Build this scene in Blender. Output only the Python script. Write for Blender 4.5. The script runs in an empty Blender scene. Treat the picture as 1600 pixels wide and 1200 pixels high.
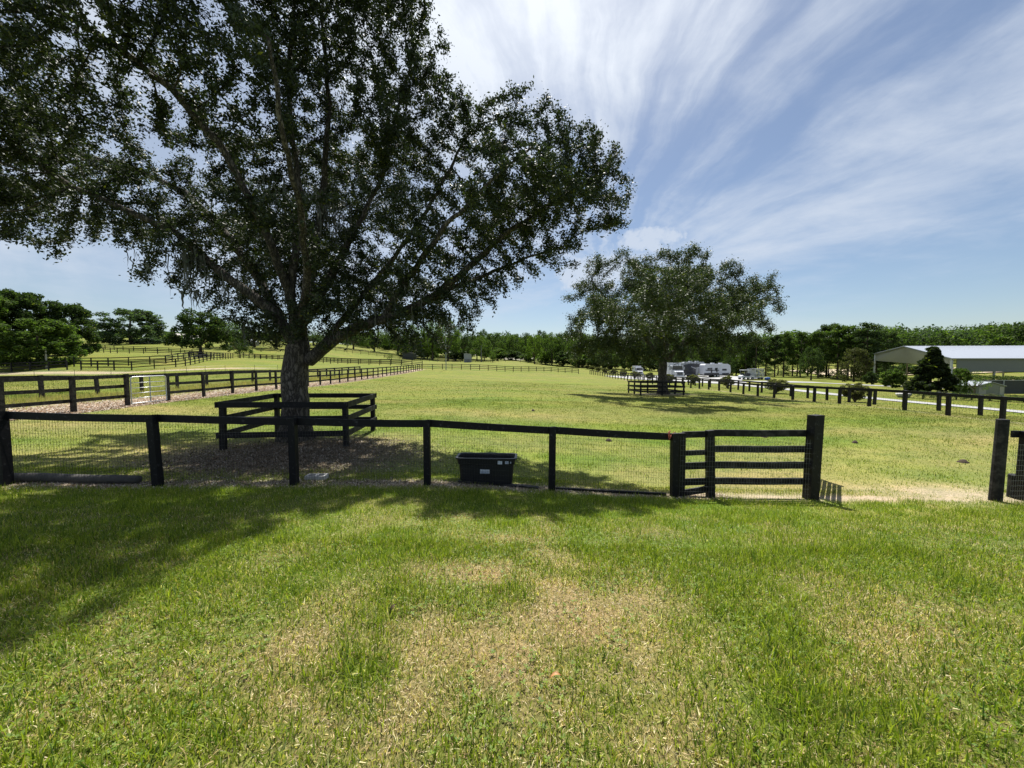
import bpy, math, random
import numpy as np
from mathutils import Vector, Matrix
R = math.radians
scene = bpy.context.scene
COL = scene.collection

# ------------------------------------------------------------------ camera, sky, sun, exposure
F = 577.0                       # focal length in pixels of a 1600 x 1200 frame
PITCH = math.atan(32.0 / F)     # looking slightly down: horizon at y = 568
CAMZ = 2.4
cam = bpy.data.cameras.new('camera'); camo = bpy.data.objects.new('camera', cam); COL.objects.link(camo)
camo.location = (0, 0, CAMZ); camo.rotation_euler = (math.pi / 2 - PITCH, 0, 0)
cam.sensor_width = 36; cam.lens = F / 1600 * 36; cam.clip_start = .05; cam.clip_end = 3000
scene.camera = camo
SUN_EL, SUN_AZ = R(60), R(4)    # azimuth from +Y towards +X
world = bpy.data.worlds.new('World'); scene.world = world; world.use_nodes = True
sun = bpy.data.lights.new('sun', 'SUN'); sun.energy = 5.0; sun.angle = R(.5); sun.color = (1, .955, .88)
suno = bpy.data.objects.new('sun', sun); COL.objects.link(suno)
sd = Vector((math.sin(SUN_AZ) * math.cos(SUN_EL), math.cos(SUN_AZ) * math.cos(SUN_EL), math.sin(SUN_EL)))
suno.rotation_euler = sd.to_track_quat('Z', 'Y').to_euler(); suno.location = (0, 0, 40)
scene.view_settings.view_transform = 'Standard'; scene.view_settings.look = 'None'
scene.view_settings.exposure = .88; scene.view_settings.gamma = 1
scene.render.resolution_x = 1024; scene.render.resolution_y = 768

def build_world():
    nt = world.node_tree; n = nt.nodes; l = nt.links; n.clear()
    def N(t, **k):
        a = n.new(t)
        for q, v in k.items(): setattr(a, q, v)
        return a
    def M(op, a, b=None, clamp=False):
        m = N('ShaderNodeMath', operation=op); m.use_clamp = clamp
        for i, v in enumerate((a, b)):
            if v is None: continue
            if isinstance(v, (int, float)): m.inputs[i].default_value = v
            else: l.new(v, m.inputs[i])
        return m.outputs[0]
    out = N('ShaderNodeOutputWorld'); bg = N('ShaderNodeBackground'); l.new(bg.outputs[0], out.inputs[0])
    sky = N('ShaderNodeTexSky', sky_type='NISHITA'); sky.sun_disc = False
    sky.sun_elevation = SUN_EL; sky.sun_rotation = SUN_AZ; sky.altitude = 50
    sky.air_density = 1.0; sky.dust_density = .6; sky.ozone_density = 2.2
    tc = N('ShaderNodeTexCoord'); sep = N('ShaderNodeSeparateXYZ'); l.new(tc.outputs['Generated'], sep.inputs[0])
    x, y, z = sep.outputs
    zz = M('ADD', M('MAXIMUM', z, 0.0), .10)
    u = M('DIVIDE', x, zz); v = M('DIVIDE', y, zz)
    # cirrus streaks run away from the viewer, a little to the right
    a = R(24)
    s = M('SUBTRACT', M('MULTIPLY', u, math.cos(a)), M('MULTIPLY', v, math.sin(a)))   # across
    t = M('ADD', M('MULTIPLY', u, math.sin(a)), M('MULTIPLY', v, math.cos(a)))         # along
    def noise(cu, cv, cz, sc, det, rough=.55, dist=0.):
        c = N('ShaderNodeCombineXYZ')
        for i, (w) in enumerate((cu, cv, cz)):
            if isinstance(w, (int, float)): c.inputs[i].default_value = w
            else: l.new(w, c.inputs[i])
        q = N('ShaderNodeTexNoise'); q.inputs['Scale'].default_value = sc; q.inputs['Detail'].default_value = det
        q.inputs['Roughness'].default_value = rough; q.inputs['Distortion'].default_value = dist
        l.new(c.outputs[0], q.inputs['Vector']); return q.outputs[0]
    # a fan of streaks spreading from low behind the big tree
    def dirpx(px, py):
        a_ = (px - 800) / F; b_ = (600 - py) / F; q = Vector((a_, math.cos(PITCH) + math.sin(PITCH) * b_, -math.sin(PITCH) + math.cos(PITCH) * b_)); return q.normalized()
    def dotc(vec):
        q = N('ShaderNodeVectorMath', operation='DOT_PRODUCT'); l.new(tc.outputs['Generated'], q.inputs[0]); q.inputs[1].default_value = vec; return q.outputs['Value']
    c0 = dirpx(940, 430); e1 = Vector((c0.y, -c0.x, 0)).normalized(); e2 = e1.cross(c0).normalized()
    f0 = M('MAXIMUM', dotc(c0), .15); q1 = M('DIVIDE', dotc(e1), f0); q2 = M('DIVIDE', dotc(e2), f0)
    warp = noise(u, v, 4.2, 1.5, 5); w2 = M('MULTIPLY', M('SUBTRACT', warp, .5), .20)
    q1 = M('ADD', q1, w2)
    rad = M('SQRT', M('ADD', M('ADD', M('MULTIPLY', q1, q1), M('MULTIPLY', q2, q2)), .002))
    cs = M('DIVIDE', q1, rad); sn = M('DIVIDE', q2, rad)
    fine = noise(M('MULTIPLY', cs, 3.0), M('MULTIPLY', sn, 3.0), M('MULTIPLY', rad, 1.15), 1.8, 10, .58, .3)
    wide = noise(M('MULTIPLY', cs, 1.1), M('MULTIPLY', sn, 1.1), M('MULTIPLY', rad, 1.3), 1.5, 4, .5, .2)
    puff = noise(u, v, 1.3, 2.2, 9, .62, .3)
    def bump(vv, mid, wd):      # soft bump of the fan angle's sine
        k = M('DIVIDE', M('SUBTRACT', vv, mid), wd); return M('POWER', 2.718, M('MULTIPLY', M('MULTIPLY', k, k), -1.))
    right = N('ShaderNodeMapRange', interpolation_type='SMOOTHSTEP'); l.new(cs, right.inputs[0]); right.inputs[1].default_value = -.1; right.inputs[2].default_value = .5
    swath = M('MULTIPLY', bump(sn, .34, .21), right.outputs[0])
    clear = M('MULTIPLY', bump(sn, .86, .10), right.outputs[0])
    clear2 = M('MULTIPLY', bump(sn, .58, .05), M('MULTIPLY', right.outputs[0], M('MINIMUM', rad, 1.)))
    d = M('ADD', M('ADD', M('MULTIPLY', fine, .72), M('MULTIPLY', wide, .8)), M('MULTIPLY', puff, .62))
    d = M('SUBTRACT', M('ADD', d, M('MULTIPLY', swath, .20)), M('ADD', M('MULTIPLY', clear, .16), M('MULTIPLY', clear2, .10)))
    # a veil that thins to clear air low over the horizon and is thickest round the sun
    ramp = N('ShaderNodeMapRange', interpolation_type='SMOOTHSTEP'); l.new(d, ramp.inputs[0])
    ramp.inputs[1].default_value = .90; ramp.inputs[2].default_value = 1.45
    dot = N('ShaderNodeVectorMath', operation='DOT_PRODUCT'); l.new(tc.outputs['Generated'], dot.inputs[0])
    dot.inputs[1].default_value = sd
    near = N('ShaderNodeMapRange', interpolation_type='SMOOTHSTEP'); l.new(dot.outputs['Value'], near.inputs[0])
    near.inputs[1].default_value = .80; near.inputs[2].default_value = 1.0
    hz = N('ShaderNodeMapRange', interpolation_type='SMOOTHSTEP'); l.new(z, hz.inputs[0])
    hz.inputs[1].default_value = .06; hz.inputs[2].default_value = .26; hz.inputs[3].default_value = .22
    left = N('ShaderNodeMapRange', interpolation_type='SMOOTHSTEP'); l.new(x, left.inputs[0])
    left.inputs[1].default_value = .30; left.inputs[2].default_value = -.35
    cov = M('ADD', M('MULTIPLY', ramp.outputs[0], .80), M('MULTIPLY', near.outputs[0], .30))
    cov = M('ADD', cov, M('MULTIPLY', left.outputs[0], .38))
    cov = M('MULTIPLY', M('ADD', cov, .07), hz.outputs[0], True)
    cov = M('MINIMUM', cov, .93)
    for (px_, py_, rx, ry) in ((1015, 374, .075, .028), (930, 430, .10, .05)):    # small low puffs
        cd = dirpx(px_, py_); g1 = Vector((cd.y, -cd.x, 0)).normalized(); g2 = g1.cross(cd).normalized()
        a1 = M('DIVIDE', dotc(g1), rx); a2 = M('DIVIDE', dotc(g2), ry); rr = M('ADD', M('MULTIPLY', a1, a1), M('MULTIPLY', a2, a2))
        edge = M('SUBTRACT', M('ADD', 1.35, M('MULTIPLY', M('SUBTRACT', noise(x, y, z, 26., 6, .65), .5), 3.6)), rr)
        pm = N('ShaderNodeMapRange', interpolation_type='SMOOTHSTEP'); l.new(edge, pm.inputs[0]); pm.inputs[1].default_value = 0; pm.inputs[2].default_value = 1.1; pm.inputs[4].default_value = .8
        fr = M('GREATER_THAN', dotc(cd), 0.); cov = M('MAXIMUM', cov, M('MULTIPLY', pm.outputs[0], fr))
    cc = N('ShaderNodeMix', data_type='RGBA'); l.new(near.outputs[0], cc.inputs[0])
    cc.inputs[6].default_value = (6.6, 7.3, 8.4, 1); cc.inputs[7].default_value = (10.2, 10.7, 11.4, 1)
    mx = N('ShaderNodeMix', data_type='RGBA'); l.new(cov, mx.inputs[0]); l.new(sky.outputs[0], mx.inputs[6]); l.new(cc.outputs[2], mx.inputs[7])
    l.new(mx.outputs[2], bg.inputs[0]); bg.inputs[1].default_value = .056
build_world()

# ------------------------------------------------------------------ pixel helpers
CP, SP = math.cos(PITCH), math.sin(PITCH)
def P(px, py, D):
    """the place seen at pixel (px, py) of the 1600 x 1200 frame, D metres ahead"""
    a = (px - 800) / F; b = (600 - py) / F
    t = D / (CP + SP * b)
    return np.array((a * t, D, CAMZ + t * (-SP + CP * b)))

# ------------------------------------------------------------------ terrain
_c = [(10,760,6.75),(245,762,6.8),(460,757,7.1),(668,756,7.25),(862,766,7.35),(1060,775,7.45),(1268,780,7.45),(1560,783,7.4),
 (350,703,10.3),(541,697,10.5),(583,673,13.2),(434,674,13.2),
 (104,644,15.8),(258,627,20.2),(393,612,26.9),(497,603,36.2),(603,588,60),(658,578,92),
 (690,578.4,92),(904,584,115),(800,581,104),
 (1593,661,18.6),(1507,652,20.9),(1382,637,25.5),(1290,629,30.3),(1197,620.7,37.3),(1114,609.5,47.2),(1081,606.6,52.8),(975,594,84.7),(911,581,133),
 (1550,651,23.1),(1377,633,30),(1332,628,33.6),(1600,640,29),(1350,622,38.5),(1001,614.5,38),(1068,615.5,36),
 (800,606,38),(900,640,20),(700,640,19),(1100,650,20),
 (58,626,18.7),(146,622,21.2),(382,601,33),(15,578,60),(105,578,58),(200,579,58),(284,573,62),(364,560,100),
 (103,545.6,110),(204,551.7,105),(300,554,110),(130,538,150),(300,538,150),(430,545,150),
 (373,559,120),(530,569,96),(644,573,95),(688,565,170),(860,571.5,170),(650,556,230),(800,562,230),(900,570,200),
 (1060,590,90),(1137,589,88),(1200,590,105),(1300,593,100),(1400,600,80),(1450,613,50),(1550,617,58),(1600,616,62),(1488,601,72),(1368,597,95),
 (1600,585,110),(1400,561,260),(1600,548,260),(1200,566,260),(1000,568,250),(0,530,260),(200,529,260),(400,532,260),(70,562,66),(0,562,66)]
CTRL = [P(*q) for q in _c] + [np.array(q, float) for q in [(0,0,.55),(-4,2,.6),(4,2,.5),(0,4,.34),(-5,4.3,.42),(6,4.3,.2),(0,-20,.7),(-40,-20,1.4),(40,-20,-.6),
      (-60,10,1.9),(60,10,-2),(-200,60,7),(250,60,-2),(-400,300,22),(400,300,14),(0,420,4),(0,900,10),(-500,900,30),(600,900,30)]]
CTRL = np.array(CTRL)
_W = 18.0
def _uv(X, Y): return np.arcsinh(np.asarray(X, float) / _W), np.arcsinh(np.asarray(Y, float) / _W)
def _tps(r2):
    return .5 * r2 * np.log(r2 + 1e-12)
_cu, _cv = _uv(CTRL[:, 0], CTRL[:, 1]); _n = len(CTRL)
_K = _tps((_cu[:, None] - _cu[None]) ** 2 + (_cv[:, None] - _cv[None]) ** 2) + np.eye(_n) * .0015
_Pm = np.stack([np.ones(_n), _cu, _cv], 1)
_A = np.block([[_K, _Pm], [_Pm.T, np.zeros((3, 3))]])
_sol = np.linalg.solve(_A, np.concatenate([CTRL[:, 2], np.zeros(3)]))
def gz(X, Y):
    X = np.asarray(X, float); Y = np.asarray(Y, float); sh = X.shape
    u, v = _uv(X.ravel(), Y.ravel()); o = np.empty(u.size)
    for i in range(0, u.size, 40000):
        a, b = u[i:i+40000], v[i:i+40000]
        r2 = (a[:, None] - _cu[None]) ** 2 + (b[:, None] - _cv[None]) ** 2
        o[i:i+40000] = _tps(r2) @ _sol[:_n] + _sol[_n] + _sol[_n+1] * a + _sol[_n+2] * b
    return o.reshape(sh) if sh else float(o[0])
def G(px, D, py=None):
    """ground point in the pixel column px at distance D"""
    X = (px - 800) / F * D
    for _ in range(4):
        z = gz(X, D); fw = D * CP - (z - CAMZ) * SP
        X = (px - 800) / F * fw
    return np.array((X, D, gz(X, D)))
def GP(X, Y): return np.array((X, Y, gz(X, Y)))

# ------------------------------------------------------------------ numpy noise
def _hash(ix, iy, s):
    h = (ix.astype(np.int64) * 374761393 + iy.astype(np.int64) * 668265263 + s * 1442695041) & 0xffffffff
    h = ((h ^ (h >> 13)) * 1274126177) & 0xffffffff
    return ((h ^ (h >> 16)) & 0xffff) / 65535.0
def vnoise(x, y, s=0):
    ix = np.floor(x); iy = np.floor(y); fx = x - ix; fy = y - iy
    fx = fx * fx * (3 - 2 * fx); fy = fy * fy * (3 - 2 * fy)
    a = _hash(ix, iy, s); b = _hash(ix+1, iy, s); c = _hash(ix, iy+1, s); d = _hash(ix+1, iy+1, s)
    return (a * (1-fx) + b * fx) * (1-fy) + (c * (1-fx) + d * fx) * fy
def fbm(x, y, s=0, o=4):
    t = 0; a = .5; w = 0
    for i in range(o):
        t = t + a * vnoise(x * 2**i + 13.7*i, y * 2**i + 7.1*i, s + i); w += a; a *= .5
    return t / w
def sm(e0, e1, x):
    t = np.clip((x - e0) / (e1 - e0), 0, 1); return t * t * (3 - 2 * t)
def front_fence_y(X): return 7.22 + .045 * np.clip(X, -12, 4)

TREE = G(463, 11.7)
def cover(X, Y):
    """(dry, dirt) masks: how strawy the grass is, how bare the soil is"""
    X = np.asarray(X, float); Y = np.asarray(Y, float)
    d = Y - front_fence_y(X)
    lawn = sm(.15, -.35, d)
    n1 = fbm(X * .55 + 3, Y * .75, 11, 4); n2 = fbm(X * 2.1, Y * 2.3, 23, 3); n3 = fbm(X * .11 + 9, Y * .28, 5, 4)
    # lawn: a worn straw patch in the middle, greener to the right and by the fence
    ell = np.exp(-(((X - .15) / 1.05) ** 2 + ((Y - 3.0) / 1.25) ** 2))
    ell2 = np.exp(-(((X + 1.2) / 1.1) ** 2 + ((Y - 2.05) / .5) ** 2)) + .8 * np.exp(-(((X - 2.9) / .8) ** 2 + ((Y - 2.6) / .35) ** 2))
    dryl = .42 * n1 + .72 * n2 + (.66 * ell + .36 * ell2) * (.2 + 1.5 * n2) - .46
    dryl -= .14 * sm(4.4, 6.0, Y) * sm(.5, -3, np.abs(X - 3) - 3.5)
    dryl += .25 * sm(.55, .7, n2) * sm(2.2, 1.2, Y)
    dryf = .85 * n3 + .38 * n1 - .34
    dryf += .32 * np.exp(-((X - 6) / 4.5) ** 2 - ((Y - 8.8) / 1.6) ** 2)
    dry = np.clip(lawn * dryl + (1 - lawn) * dryf, 0, 1)
    # bare soil
    dirt = .95 * np.exp(-(((X + 5.8) / 3.3) ** 2 + ((Y - 9.6) / 2.3) ** 2) ** 2)
    dirt = np.maximum(dirt, .9 * np.exp(-((d - .12) / .30) ** 2) * sm(-14, -12, X) * (.45 + .9 * n2))
    dirt = np.maximum(dirt, .85 * np.exp(-(((X - 9.6) / 1.8) ** 2 + ((Y - 7.9) / .75) ** 2)) * (.6 + .7 * n2))
    ax = np.interp(Y, [0, 10, 36, 92], [-18.6, -18.8, -19.2, -22.6])
    lane = sm(ax + .7, ax + .1, X) * sm(-24.6, -23.4, X + (Y > 60) * 0) * sm(6, 9, Y) * sm(96, 90, Y)
    lane2 = sm(ax - 3.4, ax - 1.6, X)
    dirt = np.maximum(dirt, lane * (.35 + .65 * lane2) * (.6 + .6 * n2))
    pn = G(1035, 36)
    dirt = np.maximum(dirt, .8 * np.exp(-(((X - pn[0]) / 2.8) ** 2 + ((Y - pn[1]) / 2.2) ** 2) ** 2))
    # sandy track along the lane fences on the left
    tr = np.interp(X, [-110, -70, -58, -52, -44], [57, 55.3, 54.6, 57, 64])
    dirt = np.maximum(dirt, .95 * np.exp(-((Y - tr) / 1.7) ** 2) * sm(-40, -46, X))
    # worn edge by the right-hand fence
    dirt = np.maximum(dirt, .35 * np.exp(-((X - 25.7) / .5) ** 2) * sm(10, 15, Y) * sm(110, 90, Y) * n2 * 2)
    return dry, np.clip(dirt, 0, 1)
def mix(a, b, t): return a * (1 - t[:, None]) + b * t[:, None]
C_ = lambda *v: np.array(v, float)[None]
def ground_rgb(X, Y):
    dry, dirt = cover(X, Y)
    n = fbm(X * 1.3, Y * 1.3, 41, 3); far = sm(8, 30, Y)
    g = mix(C_(.075,.135,.014), C_(.125,.180,.018), n) 
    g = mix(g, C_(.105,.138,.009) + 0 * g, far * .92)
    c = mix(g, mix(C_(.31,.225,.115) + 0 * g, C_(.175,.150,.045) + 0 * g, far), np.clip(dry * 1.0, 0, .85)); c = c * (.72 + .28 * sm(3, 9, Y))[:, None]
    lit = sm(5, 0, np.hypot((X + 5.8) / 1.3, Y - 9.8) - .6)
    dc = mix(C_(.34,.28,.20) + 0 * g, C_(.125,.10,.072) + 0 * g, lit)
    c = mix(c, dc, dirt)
    return c

# ------------------------------------------------------------------ mesh helpers
def mesh_np(name, V, Fq, mat, smooth=False, rgb=None, parent=None, nv=4):
    """V (n,3), Fq (m,nv) integer faces -> one mesh object"""
    me = bpy.data.meshes.new(name); V = np.asarray(V, np.float32); Fq = np.asarray(Fq, np.int32)
    me.vertices.add(len(V)); me.vertices.foreach_set('co', V.ravel())
    me.loops.add(Fq.size); me.loops.foreach_set('vertex_index', Fq.ravel())
    me.polygons.add(len(Fq)); me.polygons.foreach_set('loop_start', np.arange(0, Fq.size, Fq.shape[1], dtype=np.int32))
    me.polygons.foreach_set('loop_total', np.full(len(Fq), Fq.shape[1], np.int32))
    if smooth: me.polygons.foreach_set('use_smooth', np.ones(len(Fq), bool))
    if rgb is not None:
        a = me.color_attributes.new('tint', 'FLOAT_COLOR', 'POINT')
        c = np.ones((len(V), 4), np.float32); c[:, :3] = rgb; a.data.foreach_set('color', c.ravel())
    me.update(); me.validate(); me.materials.append(mat)
    o = bpy.data.objects.new(name, me); COL.objects.link(o)
    if parent is not None: o.parent = parent
    return o
def tag(o, label=None, cat=None, group=None, kind=None):
    if label: o['label'] = label
    if cat: o['category'] = cat
    if group: o['group'] = group
    if kind: o['kind'] = kind
    return o
def thing(name, label, cat, loc=(0, 0, 0), rz=0, group=None):
    o = bpy.data.objects.new(name, None); COL.objects.link(o); o.empty_display_size = .2
    o.location = loc; o.rotation_euler = (0, 0, rz)
    return tag(o, label, cat, group)
class MB:
    def __init__(s): s.v = []; s.f = []
    def add(s, v, f):
        b = len(s.v); s.v += [tuple(map(float, q)) for q in v]; s.f += [tuple(b + i for i in q) for q in f]; return s
    def box(s, x0, x1, y0, y1, z0, z1):
        return s.add([(x0,y0,z0),(x1,y0,z0),(x1,y1,z0),(x0,y1,z0),(x0,y0,z1),(x1,y0,z1),(x1,y1,z1),(x0,y1,z1)],
                     [(0,3,2,1),(4,5,6,7),(0,1,5,4),(1,2,6,5),(2,3,7,6),(3,0,4,7)])
    def beam(s, a, b, w, h, up=(0, 0, 1)):
        """box from a to b, w thick sideways, h tall"""
        a = Vector(a); b = Vector(b); d = (b - a).normalized(); sd_ = d.cross(Vector(up)).normalized(); u = sd_.cross(d).normalized()
        q = []
        for p in (a, b):
            for (i, j) in ((-1,-1),(1,-1),(1,1),(-1,1)): q.append(p + sd_ * (w/2*i) + u * (h/2*j))
        return s.add(q, [(0,3,2,1),(4,5,6,7),(0,1,5,4),(1,2,6,5),(2,3,7,6),(3,0,4,7)])
    def tube(s, pts, rad, n=8, cap=True):
        pts = [Vector(p) for p in pts]; k = len(pts)
        if isinstance(rad, (int, float)): rad = [rad] * k
        b = len(s.v); ref = Vector((0, 0, 1))
        d0 = (pts[1] - pts[0]).normalized()
        if abs(d0.dot(ref)) > .9: ref = Vector((1, 0, 0))
        for i, p in enumerate(pts):
            d = (pts[min(i+1, k-1)] - pts[max(i-1, 0)]).normalized()
            e = d.cross(ref).normalized(); g = e.cross(d).normalized(); ref = g
            for j in range(n):
                t = 2 * math.pi * j / n; s.v.append(tuple(p + (e * math.cos(t) + g * math.sin(t)) * rad[i]))
        for i in range(k - 1):
            for j in range(n):
                s.f.append((b+i*n+j, b+i*n+(j+1) % n, b+(i+1)*n+(j+1) % n, b+(i+1)*n+j))
        if cap:
            s.f.append(tuple(b + j for j in range(n-1, -1, -1))); s.f.append(tuple(b+(k-1)*n+j for j in range(n)))
        return s
    def lathe(s, prof, c=(0, 0, 0), n=16, axis='z'):
        b = len(s.v); k = len(prof)
        for r, z in prof:
            for j in range(n):
                t = 2*math.pi*j/n; x, y = r*math.cos(t), r*math.sin(t)
                if axis == 'z': q = (c[0]+x, c[1]+y, c[2]+z)
                elif axis == 'x': q = (c[0]+z, c[1]+x, c[2]+y)
                else: q = (c[0]+x, c[1]+z, c[2]+y)
                s.v.append(q)
        for i in range(k-1):
            for j in range(n): s.f.append((b+i*n+j, b+i*n+(j+1) % n, b+(i+1)*n+(j+1) % n, b+(i+1)*n+j))
        s.f.append(tuple(b+j for j in range(n-1,-1,-1))); s.f.append(tuple(b+(k-1)*n+j for j in range(n)))
        return s
    def prism(s, poly, x0, x1):
        """poly in (y,z), extruded along x"""
        n = len(poly)
        return s.add([(x0, y, z) for y, z in poly] + [(x1, y, z) for y, z in poly],
                     [tuple(range(n-1,-1,-1)), tuple(range(n, 2*n))] + [(i, (i+1) % n, n+(i+1) % n, n+i) for i in range(n)])
    def build(s, name, mat, parent=None, bevel=0, smooth=False):
        me = bpy.data.meshes.new(name); me.from_pydata(s.v, [], s.f); me.update(); me.materials.append(mat)
        if smooth:
            for p in me.polygons: p.use_smooth = True
        o = bpy.data.objects.new(name, me); COL.objects.link(o)
        if parent is not None: o.parent = parent
        if bevel:
            m = o.modifiers.new('bevel', 'BEVEL'); m.width = bevel; m.segments = 2; m.limit_method = 'ANGLE'
        return o
def copy_tree(o, parent=None):
    c = o.copy(); COL.objects.link(c)
    if parent is not None: c.parent = parent
    for ch in list(o.children): copy_tree(ch, c)
    return c

# ------------------------------------------------------------------ materials
def new_mat(name):
    m = bpy.data.materials.new(name); m.use_nodes = True
    return m, m.node_tree, m.node_tree.nodes['Principled BSDF']
def mat_simple(name, rgb, rough=.6, var=.25, scale=6., metal=0., bump=0., spec=.5, stretch=(1, 1, 1), rgb2=None, thr=None):
    m, nt, b = new_mat(name); n = nt.nodes; l = nt.links
    tc = n.new('ShaderNodeTexCoord'); mp = n.new('ShaderNodeMapping'); mp.inputs['Scale'].default_value = stretch
    l.new(tc.outputs['Object'], mp.inputs[0])
    t = n.new('ShaderNodeTexNoise'); t.inputs['Scale'].default_value = scale; t.inputs['Detail'].default_value = 6; t.inputs['Roughness'].default_value = .65
    l.new(mp.outputs[0], t.inputs['Vector'])
    r = n.new('ShaderNodeValToRGB'); l.new(t.outputs[0], r.inputs[0])
    a = [c * (1 - var) for c in rgb]; c2 = rgb2 or [min(1, c * (1 + var)) for c in rgb]
    lo, hi = thr or (.3, .7)
    r.color_ramp.elements[0].position = lo; r.color_ramp.elements[1].position = hi
    r.color_ramp.elements[0].color = (*a, 1); r.color_ramp.elements[1].color = (*c2, 1)
    l.new(r.outputs[0], b.inputs['Base Color']); b.inputs['Roughness'].default_value = rough; b.inputs['Metallic'].default_value = metal
    b.inputs['Specular IOR Level'].default_value = spec
    if bump:
        bp = n.new('ShaderNodeBump'); bp.inputs['Strength'].default_value = bump; bp.inputs['Distance'].default_value = .02
        l.new(t.outputs[0], bp.inputs['Height']); l.new(bp.outputs[0], b.inputs['Normal'])
    return m
def mat_tint(name, rough=.6, trans=.35, spec=.3, tcol=(1.3, 1.5, .5)):
    """base colour from the mesh's own tint; thin leaf or blade: some light passes through"""
    m, nt, b = new_mat(name); n = nt.nodes; l = nt.links
    a = n.new('ShaderNodeAttribute'); a.attribute_name = 'tint'
    l.new(a.outputs['Color'], b.inputs['Base Color']); b.inputs['Roughness'].default_value = rough; b.inputs['Specular IOR Level'].default_value = spec
    if trans:
        t = n.new('ShaderNodeBsdfTranslucent'); mu = n.new('ShaderNodeMix'); mu.data_type = 'RGBA'; mu.blend_type = 'MULTIPLY'; mu.inputs[0].default_value = 1
        l.new(a.outputs['Color'], mu.inputs[6]); mu.inputs[7].default_value = (*tcol, 1); l.new(mu.outputs[2], t.inputs[0])
        mx = n.new('ShaderNodeMixShader'); mx.inputs[0].default_value = trans
        l.new(b.outputs[0], mx.inputs[1]); l.new(t.outputs[0], mx.inputs[2]); l.new(mx.outputs[0], n['Material Output'].inputs[0])
    return m
def mat_ground():
    m, nt, b = new_mat('ground'); n = nt.nodes; l = nt.links
    a = n.new('ShaderNodeAttribute'); a.attribute_name = 'tint'; tc = n.new('ShaderNodeTexCoord')
    def noise(sc, det, st=(1,1,1)):
        mp = n.new('ShaderNodeMapping'); mp.inputs['Scale'].default_value = st; l.new(tc.outputs['Object'], mp.inputs[0])
        t = n.new('ShaderNodeTexNoise'); t.inputs['Scale'].default_value = sc; t.inputs['Detail'].default_value = det; t.inputs['Roughness'].default_value = .7
        l.new(mp.outputs[0], t.inputs['Vector']); return t.outputs[0]
    def ramp(s, lo, hi, c0, c1):
        r = n.new('ShaderNodeValToRGB'); l.new(s, r.inputs[0]); e = r.color_ramp.elements
        e[0].position = lo; e[1].position = hi; e[0].color = (*c0, 1); e[1].color = (*c1, 1); return r.outputs[0]
    def mul(x, y):
        q = n.new('ShaderNodeMix'); q.data_type = 'RGBA'; q.blend_type = 'MULTIPLY'; q.inputs[0].default_value = 1
        l.new(x, q.inputs[6]); l.new(y, q.inputs[7]); return q.outputs[2]
    f1 = noise(38, 7); f2 = noise(.16, 6, (1, 2.2, 1)); f3 = noise(2.6, 6)
    c = mul(a.outputs['Color'], ramp(f1, .32, .68, (.34,.38,.34), (1.6,1.55,1.5)))
    c = mul(c, ramp(f2, .36, .66, (.82,.92,.85), (1.35,1.18,1.25)))
    c = mul(c, ramp(f3, .35, .65, (.80,.84,.8), (1.2,1.16,1.25)))
    l.new(c, b.inputs['Base Color']); b.inputs['Roughness'].default_value = .9; b.inputs['Specular IOR Level'].default_value = .15
    bp = n.new('ShaderNodeBump'); bp.inputs['Strength'].default_value = .6; bp.inputs['Distance'].default_value = .03
    l.new(f1, bp.inputs['Height']); l.new(bp.outputs[0], b.inputs['Normal'])
    return m
M_GROUND = mat_ground()
M_BLACKWOOD = mat_simple('black_painted_wood', (.006,.006,.009), .6, .3, 14, bump=.3, spec=.28, rgb2=(.085,.085,.092), thr=(.57,.84))
M_OLDBLACK = mat_simple('weathered_black_wood', (.010,.010,.012), .7, .3, 6, bump=.35, spec=.28, rgb2=(.085,.08,.076), thr=(.46,.84))
M_WIRE = mat_simple('galvanised_wire_dark', (.05,.05,.05), .5, .2, 20, metal=.3)
M_WIRE2 = mat_simple('galvanised_wire_bright', (.20,.21,.22), .45, .2, 20, metal=.5)
M_GALV = mat_simple('galvanised_steel', (.55,.56,.57), .35, .15, 12, metal=.6)
M_LEAF = mat_tint('oak_leaf', .55, .15, .26, (1.3, 1.5, .6))
M_LEAFF = mat_tint('far_leaf', .7, .40, .08, (1.3, 1.6, .6))
M_GRASS = mat_tint('grass_blade', .55, .38, .3, (1.35, 1.5, .6))
M_LITTER = mat_tint('dry_litter', .8, .15, .2, (1.1, 1, .8))
M_MOSS = mat_simple('spanish_moss', (.10,.105,.085), .9, .3, 8)
M_CONC = mat_simple('concrete', (.42,.41,.39), .85, .12, 3, bump=.1)
M_ROAD = mat_simple('pale_road', (.30,.30,.30), .85, .12, .8, bump=.1)
M_TAN = mat_simple('arena_sand', (.42,.34,.22), .9, .12, .6)
M_WHITE = mat_simple('white_paint', (.50,.52,.56), .35, .04, 3)
M_GREYP = mat_simple('grey_paint', (.26,.28,.30), .4, .08, 3)
M_DARKP = mat_simple('dark_graphic', (.02,.022,.03), .35, .1, 3)
M_BLUEP = mat_simple('blue_paint', (.02,.07,.28), .4, .1, 3)
M_GLASS = mat_simple('tinted_glass', (.02,.025,.03), .08, .1, 3, spec=.8)
M_RUBBER = mat_simple('tyre_rubber', (.02,.02,.02), .8, .1, 10)
M_PLASTIC = mat_simple('black_plastic', (.009,.010,.014), .42, .25, 14, bump=.05)
M_LABEL = mat_simple('faded_label', (.55,.6,.66), .6, .2, 60)
M_LABELD = mat_simple('label_print', (.05,.09,.22), .6, .2, 60)
M_METROOF = mat_simple('metal_roof', (.33,.355,.40), .38, .04, 2, metal=.15)
M_SIDING = mat_simple('grey_green_siding', (.15,.165,.145), .5, .05, 2)
M_SIDING2 = mat_simple('pale_siding', (.30,.30,.265), .55, .04, 2)
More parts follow.
